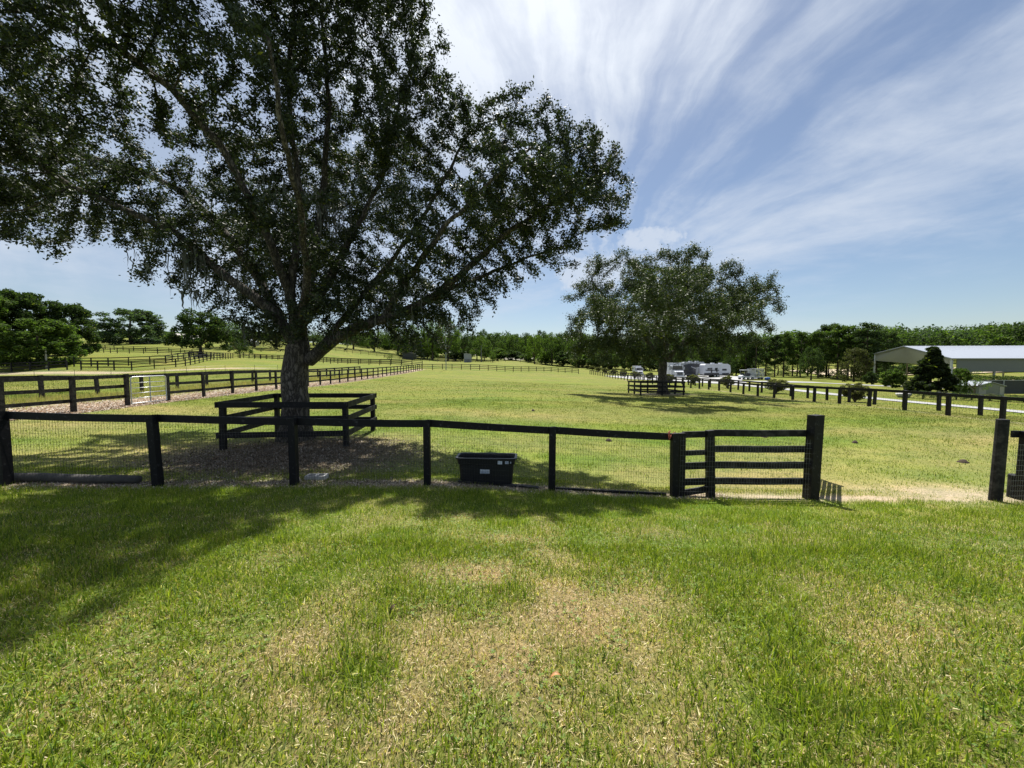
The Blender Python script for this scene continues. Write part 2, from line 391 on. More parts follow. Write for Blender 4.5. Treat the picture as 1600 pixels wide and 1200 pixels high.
M_DARKSCR = mat_simple('dark_screen', (.035,.04,.042), .8, .15, 3)
M_RED = mat_simple('faded_red_rope', (.45,.12,.08), .7, .2, 40)
M_TANROOF = mat_simple('weathered_tan_roof', (.36,.34,.31), .7, .12, 3)
def mat_bark(name, a, c2, sc=7.):
    m, nt, b = new_mat(name); n = nt.nodes; l = nt.links
    tc = n.new('ShaderNodeTexCoord'); mp = n.new('ShaderNodeMapping'); mp.inputs['Scale'].default_value = (1, 1, .28)
    l.new(tc.outputs['Object'], mp.inputs[0])
    v = n.new('ShaderNodeTexVoronoi'); v.feature = 'DISTANCE_TO_EDGE'; v.inputs['Scale'].default_value = sc * 1.6
    t = n.new('ShaderNodeTexNoise'); t.inputs['Scale'].default_value = sc; t.inputs['Detail'].default_value = 8; t.inputs['Roughness'].default_value = .7
    l.new(mp.outputs[0], t.inputs['Vector'])
    ad = n.new('ShaderNodeVectorMath'); ad.operation = 'ADD'; sc_ = n.new('ShaderNodeVectorMath'); sc_.operation = 'SCALE'; sc_.inputs['Scale'].default_value = .35
    l.new(t.outputs['Color'], sc_.inputs[0]); l.new(mp.outputs[0], ad.inputs[0]); l.new(sc_.outputs[0], ad.inputs[1]); l.new(ad.outputs[0], v.inputs['Vector'])
    mu = n.new('ShaderNodeMath'); mu.operation = 'MULTIPLY'; mr = n.new('ShaderNodeMapRange'); mr.inputs[1].default_value = 0; mr.inputs[2].default_value = .22
    l.new(v.outputs[0], mr.inputs[0]); l.new(mr.outputs[0], mu.inputs[0]); l.new(t.outputs[0], mu.inputs[1])
    r = n.new('ShaderNodeValToRGB'); l.new(mu.outputs[0], r.inputs[0]); e = r.color_ramp.elements
    e[0].position = .05; e[1].position = .6; e[0].color = (*a, 1); e[1].color = (*c2, 1)
    l.new(r.outputs[0], b.inputs['Base Color']); b.inputs['Roughness'].default_value = .9; b.inputs['Specular IOR Level'].default_value = .2
    bp = n.new('ShaderNodeBump'); bp.inputs['Strength'].default_value = .9; bp.inputs['Distance'].default_value = .04
    l.new(mu.outputs[0], bp.inputs['Height']); l.new(bp.outputs[0], b.inputs['Normal'])
    return m
M_BARK = mat_bark('oak_bark', (.04,.035,.03), (.175,.155,.132))
M_BARKF = mat_bark('far_bark', (.05,.04,.03), (.16,.13,.10), 3)

# ------------------------------------------------------------------ ground sheet
def build_ground():
    k = 3.2
    ua = np.arcsinh(700 / k); us = np.linspace(-ua, ua, 620); xs = np.sinh(us) * k
    v0 = np.arcsinh(-40 / k); v1 = np.arcsinh(1000 / k); ys = np.sinh(np.linspace(v0, v1, 480)) * k
    ys = np.sort(np.concatenate([ys, np.arange(4.2, 14, .11)]))
    X, Y = np.meshgrid(xs, ys); Z = gz(X, Y)
    near = sm(60, 15, np.hypot(X, Y))
    Z = Z + (fbm(X * .9, Y * .9, 77, 4) - .5) * .05 * near + (fbm(X * .12, Y * .12, 70, 3) - .5) * .5 * sm(30, 90, Y)
    nx, ny = len(xs), len(ys); i = np.arange(nx * ny).reshape(ny, nx)
    Fq = np.stack([i[:-1,:-1], i[:-1,1:], i[1:,1:], i[1:,:-1]], -1).reshape(-1, 4)
    V = np.stack([X, Y, Z], -1).reshape(-1, 3)
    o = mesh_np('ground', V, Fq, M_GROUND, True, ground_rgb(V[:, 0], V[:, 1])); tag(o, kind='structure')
build_ground()
def gzn(X, Y):   # terrain with the small undulation the sheet has
    return gz(X, Y) + (fbm(X * .9, Y * .9, 77, 4) - .5) * .05 * sm(60, 15, np.hypot(X, Y))
def strip(name, left, right, mat, dz=.02, n=60):
    """a road or path laid on the ground between two polylines"""
    left = np.array(left, float); right = np.array(right, float); t = np.linspace(0, 1, len(left)); tt = np.linspace(0, 1, n)
    m = 7
    L = np.stack([np.interp(tt, t, left[:, i]) for i in (0, 1)], 1); Rr = np.stack([np.interp(tt, t, right[:, i]) for i in (0, 1)], 1)
    V = []
    for j in range(m):
        q = L + (Rr - L) * j / (m - 1); z = gz(q[:, 0], q[:, 1]) + (fbm(q[:, 0] * .12, q[:, 1] * .12, 70, 3) - .5) * .5 * sm(30, 90, q[:, 1]) + dz
        V.append(np.stack([q[:, 0], q[:, 1], z], 1))
    V = np.array(V); i = np.arange(m * n).reshape(m, n)
    Fq = np.stack([i[:-1,:-1], i[:-1,1:], i[1:,1:], i[1:,:-1]], -1).reshape(-1, 4)
    return tag(mesh_np(name, V.reshape(-1, 3), Fq, mat), kind='structure')
strip('path', [(38.4, 4), (38.4, 60), (40, 72)], [(36.2, 4), (36.2, 60), (36.5, 72)], M_ROAD, .05)
strip('parking_area', [(40, 62), (46, 74), (60, 84), (64, 104)], [(36.2, 62), (34, 74), (30, 84), (26, 104)], M_ROAD, .06)
strip('road', [(44, 68), (60, 66.8), (84, 63)], [(44, 71), (60, 70), (84, 66)], M_ROAD, .07)

# ------------------------------------------------------------------ grass blades
def to_world_scatter(n, d0, d1, rng, spread=1.5, pw=1.):
    D = (d0 ** 2 + rng.random(n) * (d1 ** 2 - d0 ** 2)) ** .5
    return (rng.random(n) * 2 - 1) * D * spread, D
def blades(name, n, d0, d1, h0, h1, w, seed, segs=1, lean=.5, cat_rgb=None, flat=.3):
    rng = np.random.default_rng(seed); X, Y = to_world_scatter(n, d0, d1, rng)
    dry, dirt = cover(X, Y)
    clump = fbm(X * 3.1, Y * 3.1, 91, 3)
    keep = rng.random(n) < np.clip(1.06 - dirt * 1.25, .04, 1) * np.clip(.62 + .9 * (clump - .35) , .35, 1)
    keep &= ~((X < -18.6) & (X > -24) & (Y > 9) & (rng.random(n) < .5))
    X, Y, dry, dirt, clump = (q[keep] for q in (X, Y, dry, dirt, clump)); n = len(X)
    Z = gzn(X, Y)
    isdry = rng.random(n) < np.clip(.20 + dry * .85, 0, .80)
    H = (h0 + (h1 - h0) * rng.random(n) ** 1.7) * np.where(isdry, .62, 1) * (1 - .35 * dry) * (.65 + .75 * clump)
    tuft = (fbm(X * 1.1 + 40, Y * 1.1, 8, 3) > .60) & ~isdry
    H = np.where(tuft, H * 1.35, H)
    az = rng.random(n) * 2 * np.pi; ln = np.abs(rng.normal(0, lean, n)) * np.where(isdry, 2.1, 1); ln = np.clip(ln, 0, 1.45)
    du = np.stack([np.cos(az) * np.sin(ln), np.sin(az) * np.sin(ln), np.cos(ln)], 1)
    a2 = rng.random(n) * np.pi; side = np.stack([np.cos(a2), np.sin(a2), 0 * a2], 1)
    W = w * (.6 + .8 * rng.random(n)) 
    B = np.stack([X, Y, Z - .004], 1)
    g = mix(C_(.110,.170,.014) + np.zeros((n, 3)), C_(.305,.350,.042) + 0, rng.random(n))
    g = mix(g, C_(.035,.085,.010) + 0 * g, (rng.random(n) < .20) * .85)
    s_ = mix(C_(.64,.50,.26) + np.zeros((n, 3)), C_(.30,.21,.10) + 0, rng.random(n))
    s_ = mix(s_, C_(.78,.69,.48) + 0 * s_, (rng.random(n) < .25) * .8)
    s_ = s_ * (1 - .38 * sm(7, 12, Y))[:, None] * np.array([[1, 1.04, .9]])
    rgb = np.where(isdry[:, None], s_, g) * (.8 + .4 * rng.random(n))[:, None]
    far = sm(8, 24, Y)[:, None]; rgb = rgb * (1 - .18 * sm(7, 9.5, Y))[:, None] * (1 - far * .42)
    if segs == 1:
        T = B + du * H[:, None]
        V = np.stack([B - side * W[:, None] / 2, B + side * W[:, None] / 2, T], 1).reshape(-1, 3)
        Fq = np.arange(n * 3).reshape(-1, 3); rgb = np.repeat(rgb, 3, 0)
    else:
        droop = du.copy(); droop[:, :2] *= 2.0; droop[:, 2] *= .75
        Mi = B + du * H[:, None] * .55; T = Mi + droop * H[:, None] * .45
        s2 = side * W[:, None] / 2
        V = np.stack([B - s2, B + s2, Mi + s2 * .85, Mi - s2 * .85, T], 1).reshape(-1, 3)
        b = np.arange(n)[:, None] * 5
        Fq = np.concatenate([b + np.array([[0, 1, 2]]), b + np.array([[0, 2, 3]]), b + np.array([[3, 2, 4]])]); rgb = np.repeat(rgb, 5, 0)
    o = mesh_np(name, V, Fq, M_GRASS, False, rgb); tag(o, kind='stuff'); return o
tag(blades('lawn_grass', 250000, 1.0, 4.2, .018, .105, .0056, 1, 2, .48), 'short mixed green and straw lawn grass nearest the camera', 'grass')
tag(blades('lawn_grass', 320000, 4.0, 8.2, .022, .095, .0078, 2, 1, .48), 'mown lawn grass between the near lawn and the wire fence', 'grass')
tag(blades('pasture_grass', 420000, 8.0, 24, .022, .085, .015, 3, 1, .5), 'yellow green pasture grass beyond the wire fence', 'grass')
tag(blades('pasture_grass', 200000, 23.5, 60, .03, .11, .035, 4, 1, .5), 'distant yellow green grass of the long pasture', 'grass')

def broadleaf(n, seed):
    rng = np.random.default_rng(seed); X, Y = to_world_scatter(n, 1.05, 5.2, rng)
    keep = fbm(X * 1.6 + 70, Y * 1.6, 55, 3) > .52; X, Y = X[keep], Y[keep]; n = len(X)
    Z = gzn(X, Y) + .008 + rng.random(n) * .03; a = rng.random(n) * 6.283
    V = []
    for j in range(3):
        t = a + j * 2.094; d = np.stack([np.cos(t), np.sin(t), .25 + 0 * t], 1); s = np.stack([-np.sin(t), np.cos(t), 0 * t], 1)
        c = np.stack([X, Y, Z], 1); L = (.009 + .011 * rng.random(n))[:, None]
        V.append(np.stack([c, c + d * L * .6 - s * L * .45, c + d * L * 1.2, c + d * L * .6 + s * L * .45], 1))
    V = np.concatenate(V).reshape(-1, 3); rgb = np.repeat(np.tile(mix(C_(.08,.15,.015) + np.zeros((n, 3)), C_(.19,.27,.03) + 0, rng.random(n)), (3, 1)), 4, 0)
    tag(mesh_np('clover', V, np.arange(len(V)).reshape(-1, 4), M_GRASS, False, rgb), 'low three leaved clover spreading through the lawn', 'clover', kind='stuff')
broadleaf(9000, 6)

def litter(name, X, Y, size, seed, label, cat, cols, lift=.006, asp=.35):
    rng = np.random.default_rng(seed); n = len(X); Z = gzn(X, Y) + lift + rng.random(n) * size * .5
    a = rng.random(n) * 6.283; ti = rng.normal(0, .45, (n, 2))
    d = np.stack([np.cos(a), np.sin(a), ti[:, 0]], 1); s = np.stack([-np.sin(a), np.cos(a), ti[:, 1]], 1)
    L = (size * (.5 + rng.random(n)))[:, None]; c = np.stack([X, Y, Z], 1)
    V = np.stack([c - d * L, c - s * L * asp, c + d * L, c + s * L * asp], 1).reshape(-1, 3)
    ci = rng.integers(0, len(cols), n); rgb = np.array(cols)[ci] * (.7 + .6 * rng.random(n))[:, None]
    return tag(mesh_np(name, V, np.arange(len(V)).reshape(-1, 4), M_LITTER, False, np.repeat(rgb, 4, 0)), label, cat, kind='stuff')
def scatter_litter():
    rng = np.random.default_rng(12)
    n = 42000; X = -5.8 + rng.normal(0, 2.5, n); Y = 9.7 + rng.normal(0, 1.6, n)
    k = (Y > front_fence_y(X) + .0) & (rng.random(n) < cover(X, Y)[1] * 1.2 + .08); X, Y = X[k], Y[k]
    litter('leaf_litter', X, Y, .026, 3, 'brown dead oak leaves scattered round the shaded trunk', 'leaves', [(.15,.11,.075), (.21,.165,.12), (.08,.06,.045), (.30,.26,.21)])
    n = 26000; X = -13 + rng.random(n) * 17.5; Y = front_fence_y(X) + .12 + rng.normal(0, .24, n)
    k = rng.random(n) < cover(X, Y)[1] * 1.3; X, Y = X[k], Y[k]
    litter('wood_chip_mulch', X, Y, .017, 4, 'pale chips and sand along the foot of the front wire fence', 'mulch', [(.5,.42,.33), (.36,.28,.2), (.2,.15,.1), (.6,.54,.46)])
    n = 60000; Y = 11 + 80 * rng.random(n) ** 1.9; ax = np.interp(Y, [0, 10, 36, 92], [-18.6, -18.8, -19.2, -22.6]); X = ax + .5 - np.abs(rng.normal(0, 1.7, n)); 
    k = X > -24; X, Y = X[k], Y[k]
    litter('wood_chip_mulch', X, Y, .05, 5, 'reddish brown wood chips in the lane behind the board fence', 'mulch', [(.34,.23,.16), (.44,.36,.28), (.22,.15,.1), (.54,.49,.43)])
    n = 150000; X, Y = to_world_scatter(n, 1.0, 5.5, rng); k = rng.random(n) < .22 + cover(X, Y)[0]; X, Y = X[k], Y[k]
    litter('dead_grass', X, Y, .014, 8, 'pale dead straws lying flat between the blades of the near lawn', 'straw', [(.52,.40,.23), (.36,.26,.14), (.64,.55,.38), (.16,.11,.06), (.10,.07,.04)], .004, .085)
scatter_litter()
def tall_weeds():
    rng = np.random.default_rng(31); n = 26000; Y = 12 + 50 * rng.random(n) ** 1.6; X = -23.6 + rng.normal(0, .8, n)
    Z = gzn(X, Y); H = .15 + .35 * rng.random(n) * fbm(X, Y, 4, 3) * 1.6; az = rng.random(n) * 6.283; ln = np.abs(rng.normal(0, .35, n))
    B = np.stack([X, Y, Z], 1); T = B + np.stack([np.cos(az) * np.sin(ln), np.sin(az) * np.sin(ln), np.cos(ln)], 1) * H[:, None]
    s = np.stack([np.cos(az + 1), np.sin(az + 1), 0 * az], 1) * .012
    V = np.stack([B - s, B + s, T], 1).reshape(-1, 3)
    g = mix(C_(.12,.17,.03) + np.zeros((n, 3)), C_(.42,.34,.19) + 0, rng.random(n) ** .7)
    tag(mesh_np('tall_weeds', V, np.arange(n * 3).reshape(-1, 3), M_GRASS, False, np.repeat(g, 3, 0)), 'rank pale weeds along the foot of the far lane fence', 'weeds', kind='stuff')
tall_weeds()
# ------------------------------------------------------------------ trees
def leaf_quads(C, size, rng, asp=.45, up=.35):
    n = len(C); d = rng.normal(0, 1, (n, 3)); d[:, 2] *= .8; d /= np.linalg.norm(d, axis=1)[:, None]
    nn = rng.normal(0, 1, (n, 3)); nn[:, 2] += up * 2; s = np.cross(d, nn); s /= np.linalg.norm(s, axis=1)[:, None] + 1e-9
    L = (size * (.45 + 1.1 * rng.random(n) ** 1.2))[:, None]
    V = np.stack([C - d * L * .5, C + s * L * asp * .5, C + d * L * .5, C - s * L * asp * .5], 1).reshape(-1, 3)
    return V
def leaf_rgb(n, rng, a, b, yel=.04, yc=(.16,.17,.03)):
    c = mix(np.array(a)[None] + np.zeros((n, 3)), np.array(b)[None] + 0, rng.random(n) ** 1.3)
    c = mix(c, np.array(yc)[None] + 0 * c, (rng.random(n) < yel) * .8)
    return c * (.8 + .4 * rng.random(n))[:, None]

def colonize(seeds, att, step, kill, infl, rng, iters=120, grav=0.):
    """space colonisation: nodes grow from the seed chains towards the attractors"""
    pos = [np.array(p, float) for p in seeds[0]]; par = list(seeds[1]); P_ = np.array(pos)
    N = len(P_); cap = 60000; nodes = np.zeros((cap, 3)); nodes[:N] = P_
    parent = np.full(cap, -1); parent[:N] = par
    best = np.full(len(att), 1e9); bi = np.zeros(len(att), int); alive = np.ones(len(att), bool)
    lo = 0
    for it in range(iters):
        new = nodes[lo:N]
        for s in range(0, len(new), 400):
            d = np.linalg.norm(att[:, None] - new[None, s:s+400], axis=2); j = d.argmin(1); dm = d[np.arange(len(att)), j]
            u = dm < best; best[u] = dm[u]; bi[u] = lo + s + j[u]
        alive &= best > kill
        act = alive & (best < infl)
        if not act.any(): break
        ids = np.unique(bi[act]); dirs = att[act] - nodes[bi[act]]; dirs /= np.linalg.norm(dirs, axis=1)[:, None]
        acc = np.zeros((N, 3)); np.add.at(acc, bi[act], dirs)
        lo = N; v = acc[ids]; v += rng.normal(0, .25, v.shape); v[:, 2] += grav
        ln = np.linalg.norm(v, axis=1); ok = ln > 1e-6; ids = ids[ok]; v = v[ok] / ln[ok][:, None]
        k = min(len(ids), cap - N)
        nodes[N:N+k] = nodes[ids[:k]] + v[:k] * step; parent[N:N+k] = ids[:k]; N += k
        if k == 0 or N >= cap: break
    return nodes[:N], parent[:N]
def branch_mesh(nodes, parent, tip, expo, rmax, rmin_seed=None, sides=6, flare=None, minr=0., lowb=None):
    N = len(nodes); r = np.zeros(N); acc = np.zeros(N); nch = np.zeros(N, int)
    for i in range(N): 
        if parent[i] >= 0: nch[parent[i]] += 1
    order = np.arange(N)[::-1]
    for i in order:
        r[i] = tip if acc[i] == 0 else acc[i] ** (1 / expo)
        if parent[i] >= 0: acc[parent[i]] += r[i] ** expo
    sc = 1.0
    r = np.minimum(r, rmax)
    for i, v in (lowb or {}).items(): r[i] = min(max(r[i], v), v * 1.35)
    if rmin_seed is not None:
        for i, v in rmin_seed.items(): r[i] = v
    ch = [[] for _ in range(N)]
    for i in range(N):
        if parent[i] >= 0: ch[parent[i]].append(i)
    mb = MB(); stack = [0]; starts = [(0, None)]
    while starts:
        i, p = starts.pop(); chain = [p] if p is not None else []; 
        cur = i
        while True:
            chain.append(cur)
            if not ch[cur]: break
            c = sorted(ch[cur], key=lambda q: -r[q]); 
            for q in c[1:]: starts.append((q, cur))
            cur = c[0]
        if len(chain) < 2: continue
        rad = [r[q] for q in chain]
        if p is not None: rad[0] = min(r[p] * .9, r[i] * 1.25)
        if max(rad) < minr: continue
        big = max(rad); sd_ = 14 if big > .15 else (8 if big > .05 else (5 if big > .02 else 3))
        mb.tube([nodes[q] for q in chain], rad, sd_, cap=False)
    return mb, r

def pixel_tree(name, label, cat, base, limbs, lobes, natt, step, kill, tip, expo, rmax, trunk_r, nleaf, leafsize, seed, cols, mat=M_LEAF, spread=.2, minr=0., infl=2.2, moss=None, group=None, yel=.03, squash=.85, thick=None):
    rng = np.random.default_rng(seed)
    P0 = np.array(base, float)
    nodes = [P0]; par = [-1]; rmin = {0: trunk_r[0] * 1.5}
    # trunk
    tr = [np.array(q, float) for q in limbs[0]]
    def chain(pts, start):
        cur = start; out = []
        for p in pts:
            a = nodes[cur]; d = np.linalg.norm(p - a); k = max(1, int(round(d / step)))
            for j in range(1, k + 1):
                q = a + (p - a) * j / k
                if j < k: q = q + rng.normal(0, step * .07, 3)
                nodes.append(q); par.append(cur); cur = len(nodes) - 1; out.append(cur)
        return out
    t_ids = chain(tr, 0)
    L = len(t_ids)
    for k, i in enumerate(t_ids):
        f = (k + 1) / L; h = nodes[i][2] - P0[2]
        rmin[i] = trunk_r[0] + (trunk_r[1] - trunk_r[0]) * f + trunk_r[0] * .75 * math.exp(-h / .28)
    lowb = {}
    for li, lb in enumerate(limbs[1:]):
        pts = [np.array(q, float) for q in lb]
        d = [np.linalg.norm(nodes[i] - pts[0]) for i in range(len(nodes))]; s = int(np.argmin(d)); s = max(s, 1)
        ids = chain(pts, s); r0, r1 = thick[min(li, len(thick) - 1)] if thick else (0, 0)
        for k, i in enumerate(ids): lowb[i] = r0 + (r1 - r0) * (k / len(ids)) ** .7
    # attractors in the lobes
    vol = np.array([l[3] ** 2.3 for l in lobes]); cnt = (vol / vol.sum() * natt).astype(int) + 3
    att = []
    for l, c in zip(lobes, cnt):
        v = rng.normal(0, 1, (c, 3)); v /= np.linalg.norm(v, axis=1)[:, None]; v *= (rng.random(c) ** .42)[:, None] * l[3]; v[:, 2] *= squash
        att.append(np.array(l[:3]) + v)
    att = np.concatenate(att); gzv = gz(att[:, 0], att[:, 1]); att = att[att[:, 2] > gzv + .9]
    nd, pr = colonize((nodes, par), att, step, kill, infl, rng)
    root = thing(name, label, cat, tuple(base), 0, group)
    off = np.array(base, float)
    mb, r = branch_mesh(nd - off, pr, tip, expo, rmax, rmin, minr=minr, lowb=lowb)
    mb.build('trunk', M_BARK if mat is M_LEAF else M_BARKF, root, smooth=True)
    # leaves sit round the thin outer twigs, in clumps
    thin = np.where(r < tip * 3.6)[0]; thin = thin[thin > len(nodes)]
    w = .45 + .55 * rng.random(len(thin)); w /= w.sum()
    pk = rng.choice(thin, nleaf, p=w); f = rng.random(nleaf)[:, None]
    pp = np.where(pr[pk] >= 0, pr[pk], pk); Cc = nd[pk] * f + nd[pp] * (1 - f)
    jit = rng.normal(0, 1, (nleaf, 3)); jit *= spread * (.35 + .65 * rng.random(nleaf))[:, None]
    Cc = Cc + jit - off
    o = mesh_np('crown', leaf_quads(Cc, leafsize, rng), np.arange(nleaf * 4).reshape(-1, 4), mat, False,
                np.repeat(leaf_rgb(nleaf, rng, cols[0], cols[1], yel), 4, 0), root)
    if moss:
        V = []; Fs = []
        for (mx, my, mz, mr, ml, mn) in moss:
            for _ in range(mn):
                q = np.array((mx, my, mz)) + rng.normal(0, mr, 3) * np.array((1, 1, .5)) - off; Lh = ml * (.25 + .75 * rng.random()) 
                a = rng.random() * 3.14; s = np.array((math.cos(a), math.sin(a), 0)); k = 6; b = len(V); wd = .012 + .02 * rng.random()
                for j in range(k + 1):
                    c = q + np.array((rng.normal(0, .018), rng.normal(0, .018), -Lh * j / k)); w_ = wd * (1 - j / (k + .6)) * (.6 + .8 * rng.random())
                    V.append(c - s * w_); V.append(c + s * w_)
                for j in range(k): Fs.append((b + 2*j, b + 2*j + 1, b + 2*j + 3, b + 2*j + 2))
        tag(mesh_np('moss', V, Fs, M_MOSS, False, None, root), kind='stuff')
    return root

def px_r(px, py, D, rp): q = P(px, py, D); return (q[0], q[1], q[2], rp / F * D)
def big_oak():
    D = TREE[1]
    L = []
    p = lambda x, y, d=D: P(x, y, d)
    L.append([p(462, 640), p(460, 600), p(463, 565), p(466, 545)])
    L += [[p(485, 562), p(520, 532, D - .2), p(565, 508, D - .3), p(620, 492, D - .3), p(680, 462, D), p(735, 415, D + .3), p(790, 365, D + .3), p(850, 325, D + .2), p(910, 290, D)],
          [p(690, 455, D), p(760, 430, D + .8), p(830, 400, D + 1), p(880, 385, D + 1)],
          [p(470, 530), p(478, 480), p(488, 420, D + .2), p(500, 340, D + .4), p(508, 250, D + .4), p(515, 160, D + .3), p(505, 60, D + .2), p(500, -60)],
          [p(462, 525), p(455, 460, D - .2), p(462, 380, D - .4), p(470, 300, D - .5), p(455, 210, D - .5), p(452, 110, D - .6), p(460, 0, D - .8)],
          [p(455, 530), p(430, 490, D - .3), p(395, 462, D - .5), p(350, 430, D - .7), p(310, 395, D - .8), p(270, 360, D - 1), p(200, 330, D - 1.2), p(110, 290, D - 1.5)],
          [p(440, 500, D + .4), p(400, 430, D + .9), p(350, 360, D + 1.4), p(290, 300, D + 2), p(200, 260, D + 2.4), p(100, 235, D + 2.6), p(-40, 210, D + 2.8)],
          [p(458, 480, D), p(430, 400, D - .8), p(390, 310, D - 1.6), p(340, 220, D - 2.2), p(270, 140, D - 2.6), p(180, 70, D - 3), p(80, 10, D - 3.2)],
          [p(480, 500, D + .3), p(520, 430, D + .8), p(560, 350, D + 1), p(600, 270, D + 1.2), p(620, 180, D + 1.2), p(640, 110, D + 1)],
          [p(500, 545, D), p(560, 470, D + .6), p(610, 410, D + .9), p(660, 340, D + 1), p(700, 270, D + 1), p(730, 210, D + 1)],
          [p(600, 495, D - .3), p(640, 430, D - 1), p(690, 360, D - 1.4), p(760, 290, D - 1.6), p(830, 230, D - 1.5)],
          [p(470, 520, D - .3), p(480, 430, D - 1.5), p(470, 330, D - 2.8), p(440, 200, D - 4), p(420, 60, D - 4.6)],
          [p(470, 520, D + .5), p(500, 450, D + 2), p(540, 380, D + 3.6), p(560, 320, D + 5)],
          [p(450, 520, D + .5), p(410, 450, D + 2), p(370, 390, D + 3.6), p(330, 350, D + 5)]]
    lob = []
    def a(x, y, r, d=0): lob.append(px_r(x, y, D + d, r))
    # right-hand outline
    for x, y, r, d in [(930,262,52,0),(962,300,38,.4),(950,345,38,-.2),(885,235,58,.2),(830,190,48,.4),(795,160,30,.2),(760,215,52,.4),(700,175,52,.6),(650,120,58,.6),(625,45,66,.4),(600,-30,70,0),
        (905,330,55,.6),(860,300,58,-.6),(850,370,45,.3),(800,330,60,.8),(780,260,58,-1.2),(745,330,52,-1),(790,400,44,.6),(735,395,52,.4),(890,395,28,.3),(855,425,22,.2),(760,450,38,.8),(700,455,50,-.5),(640,470,48,-.4),(690,500,34,-.2),(640,515,34,0),(590,480,48,.6),(735,480,26,.2),(690,380,46,1),
        (640,400,52,-1.4),(690,290,52,1.4),(620,320,52,-1.2),(650,230,60,1),(600,180,60,-.8),(570,110,62,.4),(540,30,70,-.4),(560,250,56,1),(530,330,50,1.4),(560,400,50,.8),(520,460,44,.6),(600,430,40,1.5),
        # middle and left
        (295,268,36,.2),(225,262,34,-.5),(560,460,40,1.6),(620,450,40,2.2),(680,450,34,2.),(500,470,36,2.2),(580,545,13,-.4),(630,548,14,.3),(665,556,10,.1),(600,520,26,.2),(650,522,28,-.3),(688,535,20,.1),(702,548,11,.2),(728,500,24,.3),(560,522,20,.4),(765,470,24,.5),(800,440,24,.2),(832,420,18,.3),(360,500,22,-.4),(332,462,20,-.6),(392,528,14,0),(420,505,26,-.5),(500,520,22,-.5),(545,470,34,-.7),(620,485,34,-.8),(400,480,30,.8),(850,300,52,2.2),(780,340,56,2.6),(900,300,40,1.6),(800,270,40,-2),(875,262,34,-2),(925,290,26,-1.6),(740,300,36,-2.6),(480,440,50,.8),(510,500,36,.3),(470,520,30,-.6),(430,530,24,.4),(455,390,50,.4),(560,500,34,.6),(610,510,30,.5),(660,490,34,.8),(500,360,46,1.5),(400,350,46,0),(300,340,44,.5),(240,360,40,.2),(490,-20,80,-1),(450,60,80,-1.4),(400,0,78,-2.4),(490,140,60,.4),(430,160,62,-1.8),(480,230,50,1),(420,260,52,-.4),(500,400,46,-1.4),(450,340,50,-2),(410,380,48,1.4),(450,430,48,.6),(420,470,44,.2),(380,480,38,.2),(405,515,34,.2),(440,500,36,-.6),(480,480,38,-1),(540,500,38,-.6),(520,530,24,-.3),
        (350,60,78,-3),(350,170,62,-2),(370,240,46,.5),(365,320,42,-1.4),(330,420,44,-.4),(350,370,44,1.2),(290,380,46,-1),(300,440,32,-.4),(265,330,40,-.6),(330,480,22,0),(250,400,36,-1),(225,430,22,-.6),
        (260,10,84,-3.4),(240,110,60,-2.4),(290,200,48,-1.2),(210,190,56,-2),(180,-10,84,-3.6),(160,90,44,-3),(130,170,66,-2.4),(100,-30,88,-4),(70,120,60,-3),(25,50,74,-3.8),(-40,0,90,-3.6),
        (40,210,62,-1.6),(-20,170,80,-2),(140,260,46,1.4),(190,300,46,-.6),(110,310,52,-1.2),(50,300,56,-.5),(0,290,60,0),(20,345,40,-.8),(70,372,34,-1),(130,372,34,-1),(180,370,34,-1),(80,400,16,-1),(215,360,34,.8),(-60,300,90,-1),(-120,180,140,-2),(-60,90,120,-3),
        # nearer and farther parts of the round crown, mostly overhead or behind
        (420,-160,110,-3),(250,-170,110,-3),(560,-140,90,-2),
        (420,330,60,5),(520,280,60,5),(620,330,50,4.4),(600,230,50,4),(470,390,50,3.4),(560,440,40,3.2),(380,430,40,3.4)]:
        a(x, y, r, d)
    moss = []
    for x, y, d, r, l, n in [(303,400,-1,.22,1.2,70),(306,455,-1,.10,.7,26),(380,440,-.5,.4,.7,50),(515,330,.4,.3,1.2,60),(470,300,-.5,.35,1.1,50),(620,495,-.2,.6,.7,40),(240,400,-1,.4,.6,30),(385,505,0,.12,.9,26),(560,510,0,.5,.6,30),(690,500,0,.4,.7,30),(730,360,.6,.5,.8,30)]:
        q = P(x, y, D + d); moss.append((*q, r, l, n))
    pixel_tree('live_oak', 'huge dark live oak rising from the square board pen behind the wire fence', 'tree', TREE, L, lob,
               12500, .25, .28, .0055, 2.05, .34, (.40, .36), 600000, .086, 5, ((.022,.034,.017), (.056,.076,.036)), spread=.125, infl=2.6, moss=moss,
               thick=[(.22,.045),(.09,.03),(.17,.03),(.16,.03),(.20,.035),(.17,.03),(.15,.03),(.14,.03),(.12,.03),(.12,.03),(.15,.03),(.13,.03),(.13,.03)])
big_oak()
